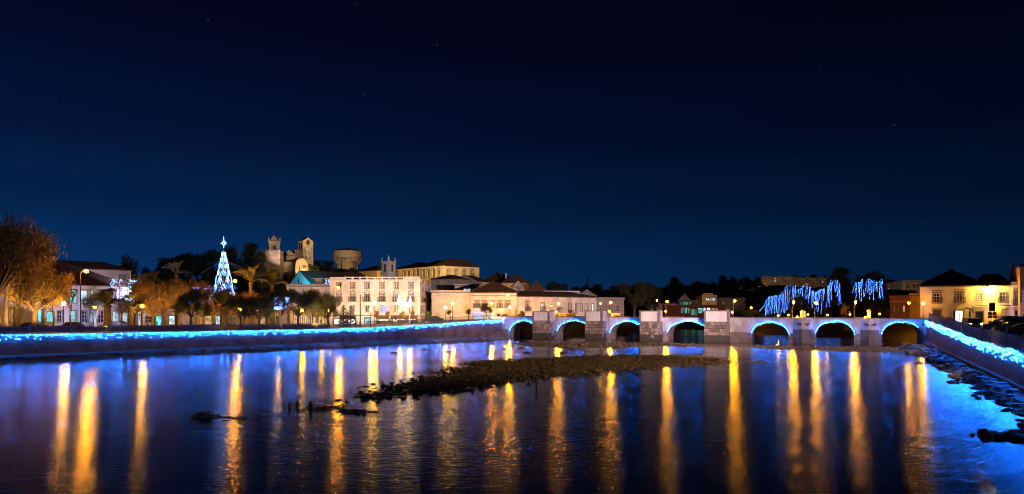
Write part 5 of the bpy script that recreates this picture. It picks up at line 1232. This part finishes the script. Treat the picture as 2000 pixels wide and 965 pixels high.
    # around the blue-lit trees
    for px, D, yt, w, lab in ((1512,192,582,44,'low dark tree carrying drooping blue lights at the bridge end'), (1545,194,566,50,'dark tree with long hanging blue light strings'), (1580,198,562,54,'spreading dark tree with looped blue light strings'), (1612,194,562,50,'dark tree with dense blue light strings by the lamp')):
        tree('feather', 'leafdark', px, D, yt, w, lab, var=(px % 3)+5, zb=3.2)
    tree('pine', 'leafdark', 1642, 198, 522, 66, 'tall dark conifer right of the blue-lit trees', var=1, zb=3.2)
    tree('pine', 'leafdark', 1702, 192, 523, 58, 'tall dark conifer draped with blue lights', var=2, zb=3.2)
    tree('conifer', 'leafdark', 1676, 204, 531, 44, 'slim dark conifer between the two tall ones', var=1, zb=3.2)
    tree('round', 'leafdark', 1722, 190, 556, 40, 'dark round tree beside the draped conifer', var=1, zb=3.2)
    for px, yt, w, lab in ((1505,588,50,'under the drooping strings at the bridge end'), (1532,572,54,'behind the long vertical strings'), (1565,566,58,'behind the looped strings'), (1598,570,58,'behind the dense strings by the lamp'), (1624,556,56,'left of the tall conifer'), (1668,566,50,'between the tall conifers'), (1725,566,46,'at the foot of the draped conifer')):
        tree('round', 'leafdark', px, 203, yt, w, 'full dark garden tree '+lab, 'garden trees behind the blue light strings', px % 3, zb=3.2)
    tree('feather', 'leafdark', 186, 112, 566, 50, 'dark tree before the upper windows right of the amber street lamp', var=6)
    tree('round', 'leafdark', 1640, 200, 530, 62, 'dense dark tree massed behind the tall conifer', var=0, zb=3.2)
    tree('round', 'leafdark', 1700, 196, 532, 56, 'dense dark tree massed behind the draped conifer', var=2, zb=3.2)
    tree('round', 'leafgold', 1652, 182, 592, 18, 'golden-lit small tree beyond the sixth arch', var=2, zb=3.2)
    tree('round', 'leaf', 1470, 178, 603, 40, 'round shrub glowing yellow under a street lamp', var=2, zb=3.2, name='shrub')
build_trees()

def hedge(px0, D0, px1, D1, zt, label, w=1.2):
    a = Vector((PX(px0,D0), D0, 0)); b = Vector((PX(px1,D1), D1, 0)); n = max(2, int((b-a).length/.6)); C = []; 
    zb = ground_at(a.x, a.y); h = zt
    for i in range(n+1):
        p = a.lerp(b, i/n); C.append((p.x-a.x, p.y-a.y, h*.45))
    V, Fc = leaves(C, np.tile([[w*.5, w*.5, h*.55]], (len(C), 1)), int(n*150), .085, .1, 0, 1, .6); mb = MB(); mb.arrays(V, Fc)
    t = thing('hedge', label, 'hedge', (a.x, a.y, zb)); obj('foliage', mb, M['hedge'], t, kind='stuff')
    mb = MB(); d = (b-a)
    nrm = Vector((-d.y, d.x, 0)).normalized()*w*.3; q = [-nrm, nrm, d+nrm, d-nrm]
    for i in range(4): mb.quad((q[i].x,q[i].y,-.2),(q[(i+1)%4].x,q[(i+1)%4].y,-.2),(q[(i+1)%4].x,q[(i+1)%4].y,h*.75),(q[i].x,q[i].y,h*.75))
    mb.poly([(v.x,v.y,h*.75) for v in q]); obj('stems', mb, M['bark'], t)
hedge(-60, 92, 170, 101, .85, 'clipped hedge along the park edge under the golden-lit trees')
hedge(172, 101.5, 420, 111, .8, 'clipped hedge along the park edge by the short palm')
hedge(422, 111, 640, 122, .75, 'clipped hedge along the park edge by the dark trees')
hedge(735, 139, 768, 140, .9, 'low leafy planter hedge before the palace shops')
hedge(776, 140, 812, 141, .9, 'low leafy planter hedge right of the standing person')

# ------------------------------------------------------------------ festive lights
def build_festive():
    # cone-shaped light tree
    D = 128; X = PX(437, D); zb = ground_at(X, D); k = D/FPX; Z = lambda y: PZ(y, D)-zb
    t = thing('light_cone_tree', 'tall cone of blue-white lights with a shining star on top', 'light tree', (X, D, zb))
    mb = MB(); mb.tube([(0,0,-.3),(0,0,Z(484))], .08, 6); obj('mast', mb, M['steel'], t)
    rad = lambda y: (2.5+(y-490)*.205)*k
    ys = [497,508,520,533,547,561,576,590]
    for y in (508, 535, 561, 590):
        mb = MB(); mb.tube([(rad(y)*math.cos(a*PI/12), rad(y)*math.sin(a*PI/12), Z(y)) for a in range(25)], .03, 4); obj('ring', mb, M['steel'], t)
    ns = 6
    for s in range(ns):
        for sg in (-1, 1):
            P = []
            for i in range(60):
                y = 492+98*i/59; a = 2*PI*s/ns+sg*(i/59)**.75*2.6
                P.append((rad(y)*math.cos(a), rad(y)*math.sin(a), Z(y)))
            mb = MB(); mb.octs(P, .045); mb.tube(P[::3], .012, 4); obj('light_string', mb, M['bulbwhite'] if (s+sg) % 3 else M['bulbtree'], t)
    for r_, y in enumerate(ys):
        for q in range(6):
            a = 2*PI*(q+.5*(r_ % 2))/6+.3; c = Vector((rad(y)*math.cos(a), rad(y)*math.sin(a), Z(y))); e = Vector((-math.sin(a), math.cos(a), 0))*(.16+.02*r_); up = Vector((0,0,.30+.04*r_))
            mb = MB(); mb.tube([c+up, c+e, c-up, c-e, c+up], .035, 4); obj('diamond_frame', mb, M['bulbwarm'] if (q+r_) % 3 == 0 else M['bulbwhite'], t)
    st = MB(); cz = Z(475)
    for i in range(8):
        a = PI*i/4+PI/2; L = (13.5*k if i in (0,) else 13.5*k if i == 4 else 7*k if i % 2 == 0 else 5*k); w = .8*k
        d = Vector((math.cos(a), 0, math.sin(a))); n = Vector((-d.z, 0, d.x)); c = Vector((0,0,cz)); b = c+d*1.6*k
        st.tube([b+n*w, c+d*L, b-n*w], [.05,.03,.05], 5)
    obj('star', st, emit('star_tube', (.22,.48,1.0), 6), t)
    for sx, py, px in ((-1,505,398), (-1,520,398), (1,505,508), (1,520,480)):
        e = Vector((PX(px,D)-X, 4*sx, Z(545))); mb = MB(); mb.tube([(0,0,Z(507)), tuple(e)], .03, 4); obj('guy_wire', mb, M['steel'], t)
    # bare tree wound with blue bulbs, in the park
    def bulbs_on(label, px, D, y0, y1, w, n, m, r=.06, name='light_cluster'):
        X = PX(px, D); z0 = PZ(y1, D); z1 = PZ(y0, D); t = thing(name, label, 'string lights', (X, D, z0)); R = w/2*D/FPX; pts = []
        wire = MB()
        for s in range(max(4, n//22)):
            a = random.uniform(0, 6.28); p = Vector((random.uniform(-.7,.7)*R, random.uniform(-.5,.5)*R, random.uniform(.1,.9)*(z1-z0))); Q = [p]
            for i in range(22):
                a += random.uniform(-.6,.6); p = p+Vector((math.cos(a)*.22, random.uniform(-.1,.1), math.sin(a)*.22)); p = Vector((max(-R, min(R, p.x)), p.y, max(0, min(z1-z0, p.z)))); Q.append(p); pts.append(p+Vector((random.uniform(-.2,.2), random.uniform(-.3,.3), random.uniform(-.2,.2))))
            wire.tube(Q[::3], .012, 4)
        mb = MB(); mb.octs([tuple(p) for p in pts], r); obj('bulbs', mb, M[m], t, kind='stuff'); obj('wire', wire, M['iron'], t)
    tree('bare', 'leaf', 237, 109, 548, 46, 'bare park tree wound with blue-white bulbs', var=6)
    bulbs_on('blue-white bulbs wound through the bare park tree', 237, 108.5, 548, 585, 40, 260, 'bulbwhite', .045)
    bulbs_on('blue bulbs glowing inside the dark broad tree', 549, 108.5, 583, 602, 18, 110, 'bulbtree', .045)
    bulbs_on('violet-blue bulbs in the sparse trees beside the lit cone', 395, 112, 562, 592, 46, 70, 'bulbtree', .03)
    bulbs_on('violet-blue bulbs behind the short dark palm', 440, 113, 560, 590, 40, 120, 'bulbtree', .035)
    # comet shapes hung over the promenade
    for px, y0, y1, w in ((779,574,590,6), (790,580,602,12), (801,578,592,7)):
        D = 136; X = PX(px, D); t = thing('light_motif', 'spiky white light motif hung before the palace', 'light motif', (X, D, PZ(y1, D)), 0, 'light motifs before the palace'); h = PZ(y0,D)-PZ(y1,D); a = w/2*D/FPX
        mb = MB(); n = 7
        for i in range(n):
            x = -a+2*a*i/(n-1); hh = h*(1-.75*abs(x)/a); mb.tube([(x*.5,0,h*.05*(i % 2)), (x*.8,0,hh*.6), (x,0,hh)], [.03,.05,.015], 5)
        obj('light_tubes', mb, emit('motif_tube', (.55,.72,1.0), 9), t)
        mb = MB(); mb.tube([(-9,0,h+.4),(0,0,h-.1),(9,0,h+.4)], .012, 4); obj('span_wire', mb, M['iron'], t)
    # curtains of blue strings in the trees on the right
    def curtain(label, xs, D):
        X = PX(xs[0][0], D); t = thing('light_curtain', label, 'string lights', (X, D, 3.0))
        for px, yt, yb, bend in xs+[(q[0], q[1]-1, q[1]+random.uniform(6,20), random.uniform(-16,4)) for q in xs[::3]]:
            x = PX(px,D)-X; z1 = PZ(yt,D)-3; z0 = PZ(yb,D)-3; n = max(5, int((z1-z0)/.55)); P = []
            yy = random.uniform(-1.4, .2)
            for i in range(n+1):
                s = i/n; P.append((x+bend*D/FPX*s**(2 if abs(bend) < 5 else .6)+random.uniform(-.09,.09), yy+random.uniform(-.04,.04), z1+(z0-z1)*s))
            Q = [p for p in P if random.random() > .22]
            mb = MB(); mb.octs(Q, .075); mb.tube(P[::max(1, n//5)], .006, 4); obj('light_string', mb, M['bulbtree'], t)
    def skyline(pts, step, lo, hi, tilt=0):
        xs = [p[0] for p in pts]; out = []; x = xs[0]
        while x < xs[-1]:
            yt = float(np.interp(x, xs, [p[1] for p in pts]))+random.uniform(-2,4); out.append((x, yt, min(616, yt+random.uniform(lo,hi)), random.uniform(-3,3)+tilt)); x += step*random.uniform(.5,1.5)
        return out
    curtain('drooping blue light strings on the low tree at the bridge end', skyline([(1493,600),(1500,578),(1512,577),(1522,578)], 2.6, 18, 40, -2), 188)
    curtain('long vertical blue light strings on the second lit tree', skyline([(1523,575),(1538,562),(1548,556),(1555,555)], 3.0, 20, 45, -2), 190)
    curtain('looped blue light strings on the spreading tree', skyline([(1560,566),(1570,558),(1582,564),(1590,570)], 3.4, 12, 42, -4), 194)
    curtain('dense blue light strings on the tree by the lamp', skyline([(1583,570),(1600,568),(1612,560),(1620,550),(1632,546),(1640,556)], 2.7, 14, 46, 0), 190)
    curtain('blue light strings draped over the tall conifer', skyline([(1668,552),(1676,549),(1695,546),(1708,548),(1722,549)], 3.0, 10, 40, 0), 187)
build_festive()

# ------------------------------------------------------------------ river bed: gravel banks, rocks, stakes
def rockmesh(seed):
    r = np.random.default_rng(seed); bm = bmesh.new(); bmesh.ops.create_icosphere(bm, subdivisions=1, radius=1)
    for v in bm.verts: v.co *= float(.75+.45*r.random()); v.co.z *= .62
    V = np.array([v.co[:] for v in bm.verts]); Fc = np.array([[v.index for v in f.verts] for f in bm.faces]); bm.free(); return V, Fc
RK = [rockmesh(i) for i in range(6)]
def rocks(pos, size):
    mb = MB(); n = len(pos)
    vs = []; fs = []; off = 0
    for i in range(n):
        V, Fc = RK[i % 6]; a = rng.random()*6.28; c, s = math.cos(a), math.sin(a); s3 = size[i]*np.array([.7+.6*rng.random(), .7+.6*rng.random(), .5+.5*rng.random()])
        Q = V*s3; Q = np.stack([Q[:,0]*c-Q[:,1]*s, Q[:,0]*s+Q[:,1]*c, Q[:,2]], 1)+pos[i]; vs.append(Q); fs.append(Fc+off); off += len(V)
    mb.arrays(np.concatenate(vs), np.concatenate(fs)); return mb
def wpt(px, py): D = FPX*CH/(py-HY); return PX(px, D), D
def bank(poly_px, name, label_kind, n, smin, smax, hmax, m='weed', world=False, edge=.9, soft=2.6, rag=0.0):
    """a low gravel mound filling an outline given on the water surface, strewn with stones"""
    P = np.array(poly_px if world else [wpt(*p) for p in poly_px]); x0, y0 = P.min(0)-1; x1, y1 = P.max(0)+1
    def sd(X, Y):
        d = np.full(X.shape, 1e9); ins = np.zeros(X.shape, bool)
        for i in range(len(P)):
            a = P[i]; b = P[(i+1) % len(P)]; e = b-a; t = np.clip(((X-a[0])*e[0]+(Y-a[1])*e[1])/(e@e+1e-9), 0, 1)
            d = np.minimum(d, np.hypot(X-a[0]-t*e[0], Y-a[1]-t*e[1])); ins ^= ((a[1] > Y) != (b[1] > Y)) & (X < (b[0]-a[0])*(Y-a[1])/(b[1]-a[1]+1e-12)+a[0])
        return np.where(ins, d, -d)
    step = max(.35, math.sqrt((x1-x0)*(y1-y0))/90)
    xs = np.arange(x0, x1, step); ys = np.arange(y0, y1, step); X, Y = np.meshgrid(xs, ys); S = sd(X, Y)
    wob = .35*np.sin(X*1.7+Y*.6)+.3*np.sin(Y*2.3-X*.9)+rag*(np.sin(X*.55+1.3*np.sin(Y*.4))*np.sin(Y*.8+X*.2)-.5)+.35*rng.normal(size=X.shape)
    Zs = np.clip((S+wob*.8)/soft, -1, 1)*hmax+.05*rng.normal(size=X.shape)-.03
    i = np.arange(X.size).reshape(X.shape); Fc = np.stack([i[:-1,:-1], i[:-1,1:], i[1:,1:], i[1:,:-1]], -1).reshape(-1, 4)
    keep = (Zs.reshape(-1)[Fc] > -.12).any(1); mb = MB(); mb.arrays(np.stack([X,Y,Zs],-1).reshape(-1,3), Fc[keep])
    o = obj(name, mb, M['mud'], kind='structure')
    k = int(n*4); rx = x0+(x1-x0)*rng.random(k); ry = y0+(y1-y0)*rng.random(k); s = sd(rx, ry)+.5*rng.normal(size=k)*edge; ok = s > -.2; rx, ry, s = rx[ok][:n], ry[ok][:n], s[ok][:n]
    rz = np.clip(s/soft, 0, 1)*hmax-.02; size = smin+(smax-smin)*rng.random(len(rx))**3.5
    g = obj('loose_stones', rocks(np.stack([rx, ry, rz], 1), size), M[m], o, kind='stuff'); return o
def build_bed():
    bank([(684,778),(740,757),(800,741),(862,727),(905,716),(890,710),(960,704),(1060,700),(1180,694),(1290,693),(1370,695),(1440,704),(1405,711),(1330,716),(1230,722),(1190,728),(1100,735),(1030,742),(985,750),(940,757),(880,769),(800,778),(730,783)], 'gravel_bar', 'bar', 7000, .04, .28, .11, edge=2.4, rag=1.9)
    bank([(600,797),(640,792),(668,795),(655,801),(615,802)], 'gravel_patch', '', 70, .06, .18, .07)
    bank([(672,800),(705,801),(720,805),(700,809),(676,808)], 'gravel_patch', '', 70, .06, .2, .1)
    bank([(378,811),(400,808),(427,811),(422,816),(395,816)], 'gravel_patch', '', 50, .05, .18, .08)
    bank([(450,816),(468,813),(480,816),(466,820)], 'gravel_patch', '', 25, .05, .14, .06)
    bank([(1455,707),(1485,705),(1488,709),(1460,711)], 'gravel_patch', '', 26, .1, .3, .1)
    # shoals in front of the bridge
    bank([(1000,671),(1040,668),(1090,669),(1180,669),(1240,671),(1300,671),(1360,673),(1420,675),(1390,677),(1330,677),(1270,676),(1210,680),(1150,679),(1120,683),(1080,678),(1030,676)], 'gravel_shoal', '', 900, .12, .5, .25)
    bank([(1425,676),(1500,676),(1560,678),(1650,678),(1740,680),(1800,682),(1770,688),(1690,687),(1600,685),(1530,682),(1470,679)], 'gravel_shoal', '', 900, .1, .45, .25)
    # muddy foot of the left quay
    bank([(-40,707),(0,704),(120,698),(260,693),(420,690),(520,687),(640,679),(760,672),(860,668),(985,662.5),(985,659.5),(860,661),(760,664),(640,668),(520,674),(420,680),(200,690),(0,698),(-40,700)], 'mud_bank', '', 1700, .1, .5, .45, soft=1.6)
    # rocky foot of the right quay
    W = [(57.0,105.0),(54.5,98),(49.5,85),(43.6,73),(38.0,60),(34.2,52),(29.8,42),(26,34),(24,25),(25.5,25),(29,33.5),(33.0,42.5),(37.3,52),(41.0,60),(46.8,72.5),(52.8,85),(59.2,98.5),(66.0,113),(62,114)]
    bank(W, 'rocky_bank', '', 1500, .08, .5, .55, 'rock', True, soft=1.2)
    # rocks big enough to tell apart
    g = 'boulders at the foot of the street wall'; lb = 'dark wet boulder at the foot of the street wall'
    for k in range(46):
        f = random.random()**.8; Y = 106-70*f; wx = 68.4-31.4*(118-Y)/66 if Y > 52 else 37-17*(52-Y)/36; X = wx-.9-random.random()*2.6*(1 if Y < 90 else 1.8); s = random.uniform(.35,.9)*(.65 if f > .6 else 1)
        mb = MB(); V, Fc = RK[k % 6]; mb.arrays(V*np.array([s*1.2, s, s*.85]), Fc); o = obj('boulder', mb, M['rock']); o.location = (X, Y, .22); o.rotation_euler = (0, 0, random.random()*6); tag(o, lb, 'boulder', g)
    g = 'rocks in the shallows by the street wall'; lb = 'dark jagged rock standing in the shallow blue-lit water'
    for px, py, s in ((1915,846,.2),(1923,846,.38),(1932,849,.3),(1942,849,.3),(1950,852,.36),(1961,850,.32),(1970,853,.36),(1981,854,.36),(1992,857,.42),(1976,843,.22),(2000,846,.4),(1903,773,.22),(1911,778,.22),(1915,769,.28),(1900,849,.10)):
        X, Y = wpt(px, py); mb = MB(); V, Fc = RK[int(px) % 6]; mb.arrays(V*np.array([s*1.25, s, s]), Fc); o = obj('rock', mb, M['rock']); o.location = (X, Y, .03); o.rotation_euler = (0, 0, px*1.7); tag(o, lb, 'rock', g)
    g = 'stones in the river near the bridge'; lb = 'dark stone lying in the shallow river before the bridge'
    for px, py, s in ((875,688,.5),(905,676,.4),(965,672,.4),(1000,677,.5),(1018,681,.6),(985,683,.5),(1030,690,.5),(830,683,.5),(770,690,.6),(1100,690,.6),(1215,694,.6),(1455,690,.4),(1795,710,.35)):
        X, Y = wpt(px, py); mb = MB(); V, Fc = RK[int(px) % 6]; mb.arrays(V*np.array([s*1.4, s, s*.6]), Fc); o = obj('rock', mb, M['rock']); o.location = (X, Y, .02); o.rotation_euler = (0, 0, px*1.3); tag(o, lb, 'rock', g)
    for px, py, h in ((564,795,.3),(580,795,.38),(606,801,.55),(1047,757,.5)):
        X, Y = wpt(px, py); mb = MB(); mb.tube([(0,0,-.4),(.03,.02,h*.5),(0,0,h)], [.09,.08,.06], 6); o = obj('wooden_stake', mb, M['bark']); o.location = (X, Y, 0); tag(o, 'rotten wooden stake sticking out of the water', 'stake', 'stakes in the water')
    X, Y = wpt(1218, 733); mb = MB(); mb.tube([(0,0,.2),(.2,-1.2,.35),(.4,-3.0,.3),(.75,-5.5,.1),(.9,-7.4,-.05)], [.05,.045,.035,.03,.02], 5); mb.tube([(.2,-1.2,.35),(.9,-1.4,.5),(1.5,-1.9,.35)], .02, 4); mb.tube([(.4,-3,.3),(.3,-4.4,.45),(.5,-5.6,.15)], .02, 4)
    o = obj('dead_branch', mb, M['bark']); o.location = (X, Y, .1); tag(o, 'thin dead branch lying off the gravel bar into the water', 'branch')
build_bed()

# ------------------------------------------------------------------ street: cars, signs, person
def car(px, D, rz, paint, label, group=None, lights=False, zb=None, van=False):
    X = PX(px, D); zb = gz(X, D) if zb is None else zb
    t = thing('parked_car' if not lights else 'car', label, 'car', (X, D, zb), rz, group); hw = .86
    prof = [(-2.05,.35),(-2.1,.62),(-1.95,.84),(-1.15,.95),(-.55,1.40),(.75,1.46),(1.55,1.05),(2.0,.98),(2.08,.6),(2.03,.35)] if not van else [(-2.1,.35),(-2.15,.7),(-1.9,.95),(-1.4,1.05),(-.8,1.72),(1.7,1.78),(2.1,1.2),(2.12,.35)]
    sec = [(-1,.88),(-.92,1.0),(.92,1.0),(1,.88)]
    mb = MB(); n = len(prof)
    for y, s in sec:
        for x, z in prof: mb.v.append((x*(1 if s == 1 else .985), y*hw*(1 if z < 1.0 else .86), .35+(z-.35)*(1 if s == 1 else .985)))
    for j in range(3):
        for i in range(n): i2 = (i+1) % n; mb.f.append((j*n+i, j*n+i2, (j+1)*n+i2, (j+1)*n+i))
    mb.f.append(tuple(range(n))); mb.f.append(tuple(range(4*n-1, 3*n-1, -1))); b = obj('body', mb, M[paint], t)
    T = prof[3]; U = prof[4]
    mb = MB(); e = .012
    mb.quad((T[0]+.08,-hw*.78,T[1]+.06+e),(T[0]+.08,hw*.78,T[1]+.06+e),(U[0]-.05,hw*.74,U[1]-.04+e*2),(U[0]-.05,-hw*.74,U[1]-.04+e*2)); o = obj('windscreen', mb, M['glass'], t); o.location = (-.03, 0, .02)
    V, W_ = prof[-4 if not van else -3], prof[-5 if not van else -4]
    mb = MB(); mb.quad((W_[0]+.1,-hw*.74,W_[1]-.05),(W_[0]+.1,hw*.74,W_[1]-.05),(V[0]-.06,hw*.76,V[1]+.05),(V[0]-.06,-hw*.76,V[1]+.05)); o = obj('rear_window', mb, M['glass'], t); o.location = (.03, 0, .02)
    for s in (-1, 1):
        y = s*(hw*.875); mb = MB(); mb.poly([(T[0]+.25,y,T[1]+.06),(U[0]+.05,y*.985,U[1]-.1),(.6,y*.985,U[1]-.08),(1.25,y,1.08)]); obj('side_window', mb, M['glass'], t)
        for x in (-1.3, 1.3):
            mb = MB(); mb.lathe([(.31,-.1),(.33,-.06),(.33,.06),(.31,.1)], 14); w = obj('wheel', mb, M['tyre'], t); w.rotation_euler = (PI/2,0,0); w.location = (x, s*hw*.93, .32)
            mb = MB(); mb.lathe([(.19,-.105),(.19,.105)], 10); obj('rim', mb, M['steel'], w)
        mb = MB(); mb.ball((0,0,0), .13, 10, 6); o = obj('headlight', mb, M['head'] if lights else M['steel'], t); o.location = (-2.02, s*.62, .68)
        mb = MB(); mb.box(-.09, .03, -.06, .06, -.05, .06); o = obj('mirror', mb, M[paint], t); o.location = (-.75, s*(hw+.06), 1.0)
        mb = MB(); mb.box(-.03, .03, -.14, .14, -.07, .07); o = obj('tail_light', mb, M['shade'], t); o.location = (2.06, s*.62, .82)
    mb = MB(); mb.box(-2.13, -2.08, -.26, .26, .42, .54); obj('number_plate', mb, M['paint'], t)
    return t
def build_street():
    car(1901, 99.5, math.radians(66), 'cardark', 'dark car with glowing headlights driving along the quay street', lights=True, zb=3.32)
    car(1957, 88, math.radians(150), 'carsilver', 'grey parked car nearest the sign pole by the railing', zb=3.15)
    car(1984, 84, math.radians(150), 'cargold', 'sand-coloured parked car by the railing', zb=3.1)
    car(2010, 80, math.radians(150), 'cardark', 'black parked car by the railing at the picture edge', zb=3.0)
    car(1966, 104, math.radians(165), 'cargold', 'yellowish parked car by the gate of the cream house', zb=3.3)
    car(1990, 100, math.radians(165), 'carsilver', 'grey parked van before the narrow lilac-lit house', zb=3.3, van=True)
    g = 'cars parked behind the park hedge'
    for px, D, lb in ((60,108,'beside the leaning golden-lit tree'), (141,110,'beside the tall amber street lamp'), (226,117,'right of the short thick palm')): car(px, D, 0.1, 'cardark', 'dark car half hidden by the park hedge '+lb, g)
    car(846, 141, .15, 'cardark', 'dark car parked against the blank cream wall')
    # signs by the street
    def panel(px, D, y0, y1, w, zb, label, m, extra=()):
        X = PX(px, D); t = thing('street_sign', label, 'sign', (X, D, zb)); k = D/FPX; z1 = PZ(y0,D)-zb; z0 = PZ(y1,D)-zb
        mb = MB(); mb.tube([(0,.06,-.3),(0,.06,z1+.05)], .04, 6); obj('pole', mb, M['post'], t)
        mb = MB(); mb.box(-w*k/2, w*k/2, -.02, .02, z0, z1); pn = obj('panel', mb, M[m], t)
        mb = MB(); e = .03; mb.box(-w*k/2-e, w*k/2+e, -.03, .03, z1+.002, z1+e); mb.box(-w*k/2-e, w*k/2+e, -.03, .03, z0-e, z0-.002); obj('frame', mb, M['steel'], pn)
        for dx, a, b, w2 in extra: mb = MB(); mb.box((dx-w2/2)*k, (dx+w2/2)*k, -.02, .02, PZ(b,D)-zb, PZ(a,D)-zb); obj('small_panel', mb, M['signback'], t)
    panel(1938, 92, 591.5, 608, 12, 3.2, 'big dark square sign on a pole with two smaller panels below', 'signback', ((-4.6,609.5,615,7.5), (4.4,609.5,615,7.5), (-4.6,616,621.5,7.5), (4.4,616,621.5,7.5)))
    panel(1894, 104, 607, 619, 3.4, 3.3, 'narrow dark signal box on a pole left of the car', 'darkdoor')
    panel(1863.5, 110, 608, 632, 3, 3.3, 'slim dark totem standing before the lit shop', 'darkdoor')
    panel(1857, 114, 610, 617, 6, 3.3, 'small pale notice board beside the totem', 'paint')
    X = PX(752,134); t = thing('flag_pole', 'tall dark pole standing before the palace', 'pole', (PX(703.5,128), 128, zql(PX(703.5,128),128)-.06)); mb = MB(); mb.tube([(0,0,-.3),(0,0,PZ(577,128)-2.7)], [.12,.08], 8); obj('mast', mb, M['post'], t); mb = MB(); mb.lathe([(.2,-.1),(.2,.5),(.12,.6)], 8); obj('base', mb, M['post'], t)
    # shrubs and tubs on the street corner
    for px, D, w in ((1849,116,.55), (1856,115,.5), (1883,116,.35)):
        X = PX(px, D); t = thing('potted_shrub', 'potted shrub before the cream corner house', 'potted plant', (X, D, 3.4), 0, 'potted shrubs before the cream house')
        mb = MB(); mb.lathe([(.2,0),(.3,.4),(.27,.42)], 10); obj('pot', mb, M['brick'], t); V, Fc = leaves([(0,0,.85)], [w], 260, .12, 0, 0, 1, .3); mb = MB(); mb.arrays(V, Fc); obj('foliage', mb, M['leafrust'], t)
    # a figure standing at the shop fronts
    me = bpy.data.meshes.new('body'); J = [(0,0,.92),(0,0,1.12),(0,0,1.36),(0,0,1.48),(0,-.02,1.60),(0,-.01,1.70),(.19,0,1.38),(.26,.02,1.12),(.24,-.08,.88),(-.19,0,1.38),(-.26,.02,1.12),(-.24,-.08,.88),(.10,0,.86),(.11,-.02,.48),(.12,.02,.08),(.12,-.12,.04),(-.10,0,.86),(-.12,.02,.48),(-.13,.05,.08),(-.13,-.09,.04)]
    Eg = [(0,1),(1,2),(2,3),(3,4),(4,5),(2,6),(6,7),(7,8),(2,9),(9,10),(10,11),(0,12),(12,13),(13,14),(14,15),(0,16),(16,17),(17,18),(18,19)]
    me.from_pydata(J, Eg, []); o = bpy.data.objects.new('person', me); COL.objects.link(o)
    sk = o.modifiers.new('skin', 'SKIN'); rad = [.15,.14,.17,.06,.095,.07,.075,.05,.035,.075,.05,.035,.09,.065,.05,.035,.09,.065,.05,.035]
    for v, r in zip(me.skin_vertices[0].data, rad): v.radius = (r, r*.85)
    me.skin_vertices[0].data[0].use_root = True; o.modifiers.new('sub', 'SUBSURF').levels = 1; me.materials.append(M['cloth'])
    D = 138; o.location = (PX(772,D), D, ground_at(PX(772,D), D)); tag(o, 'person in dark clothes standing before the bright shop window', 'person')
build_street()
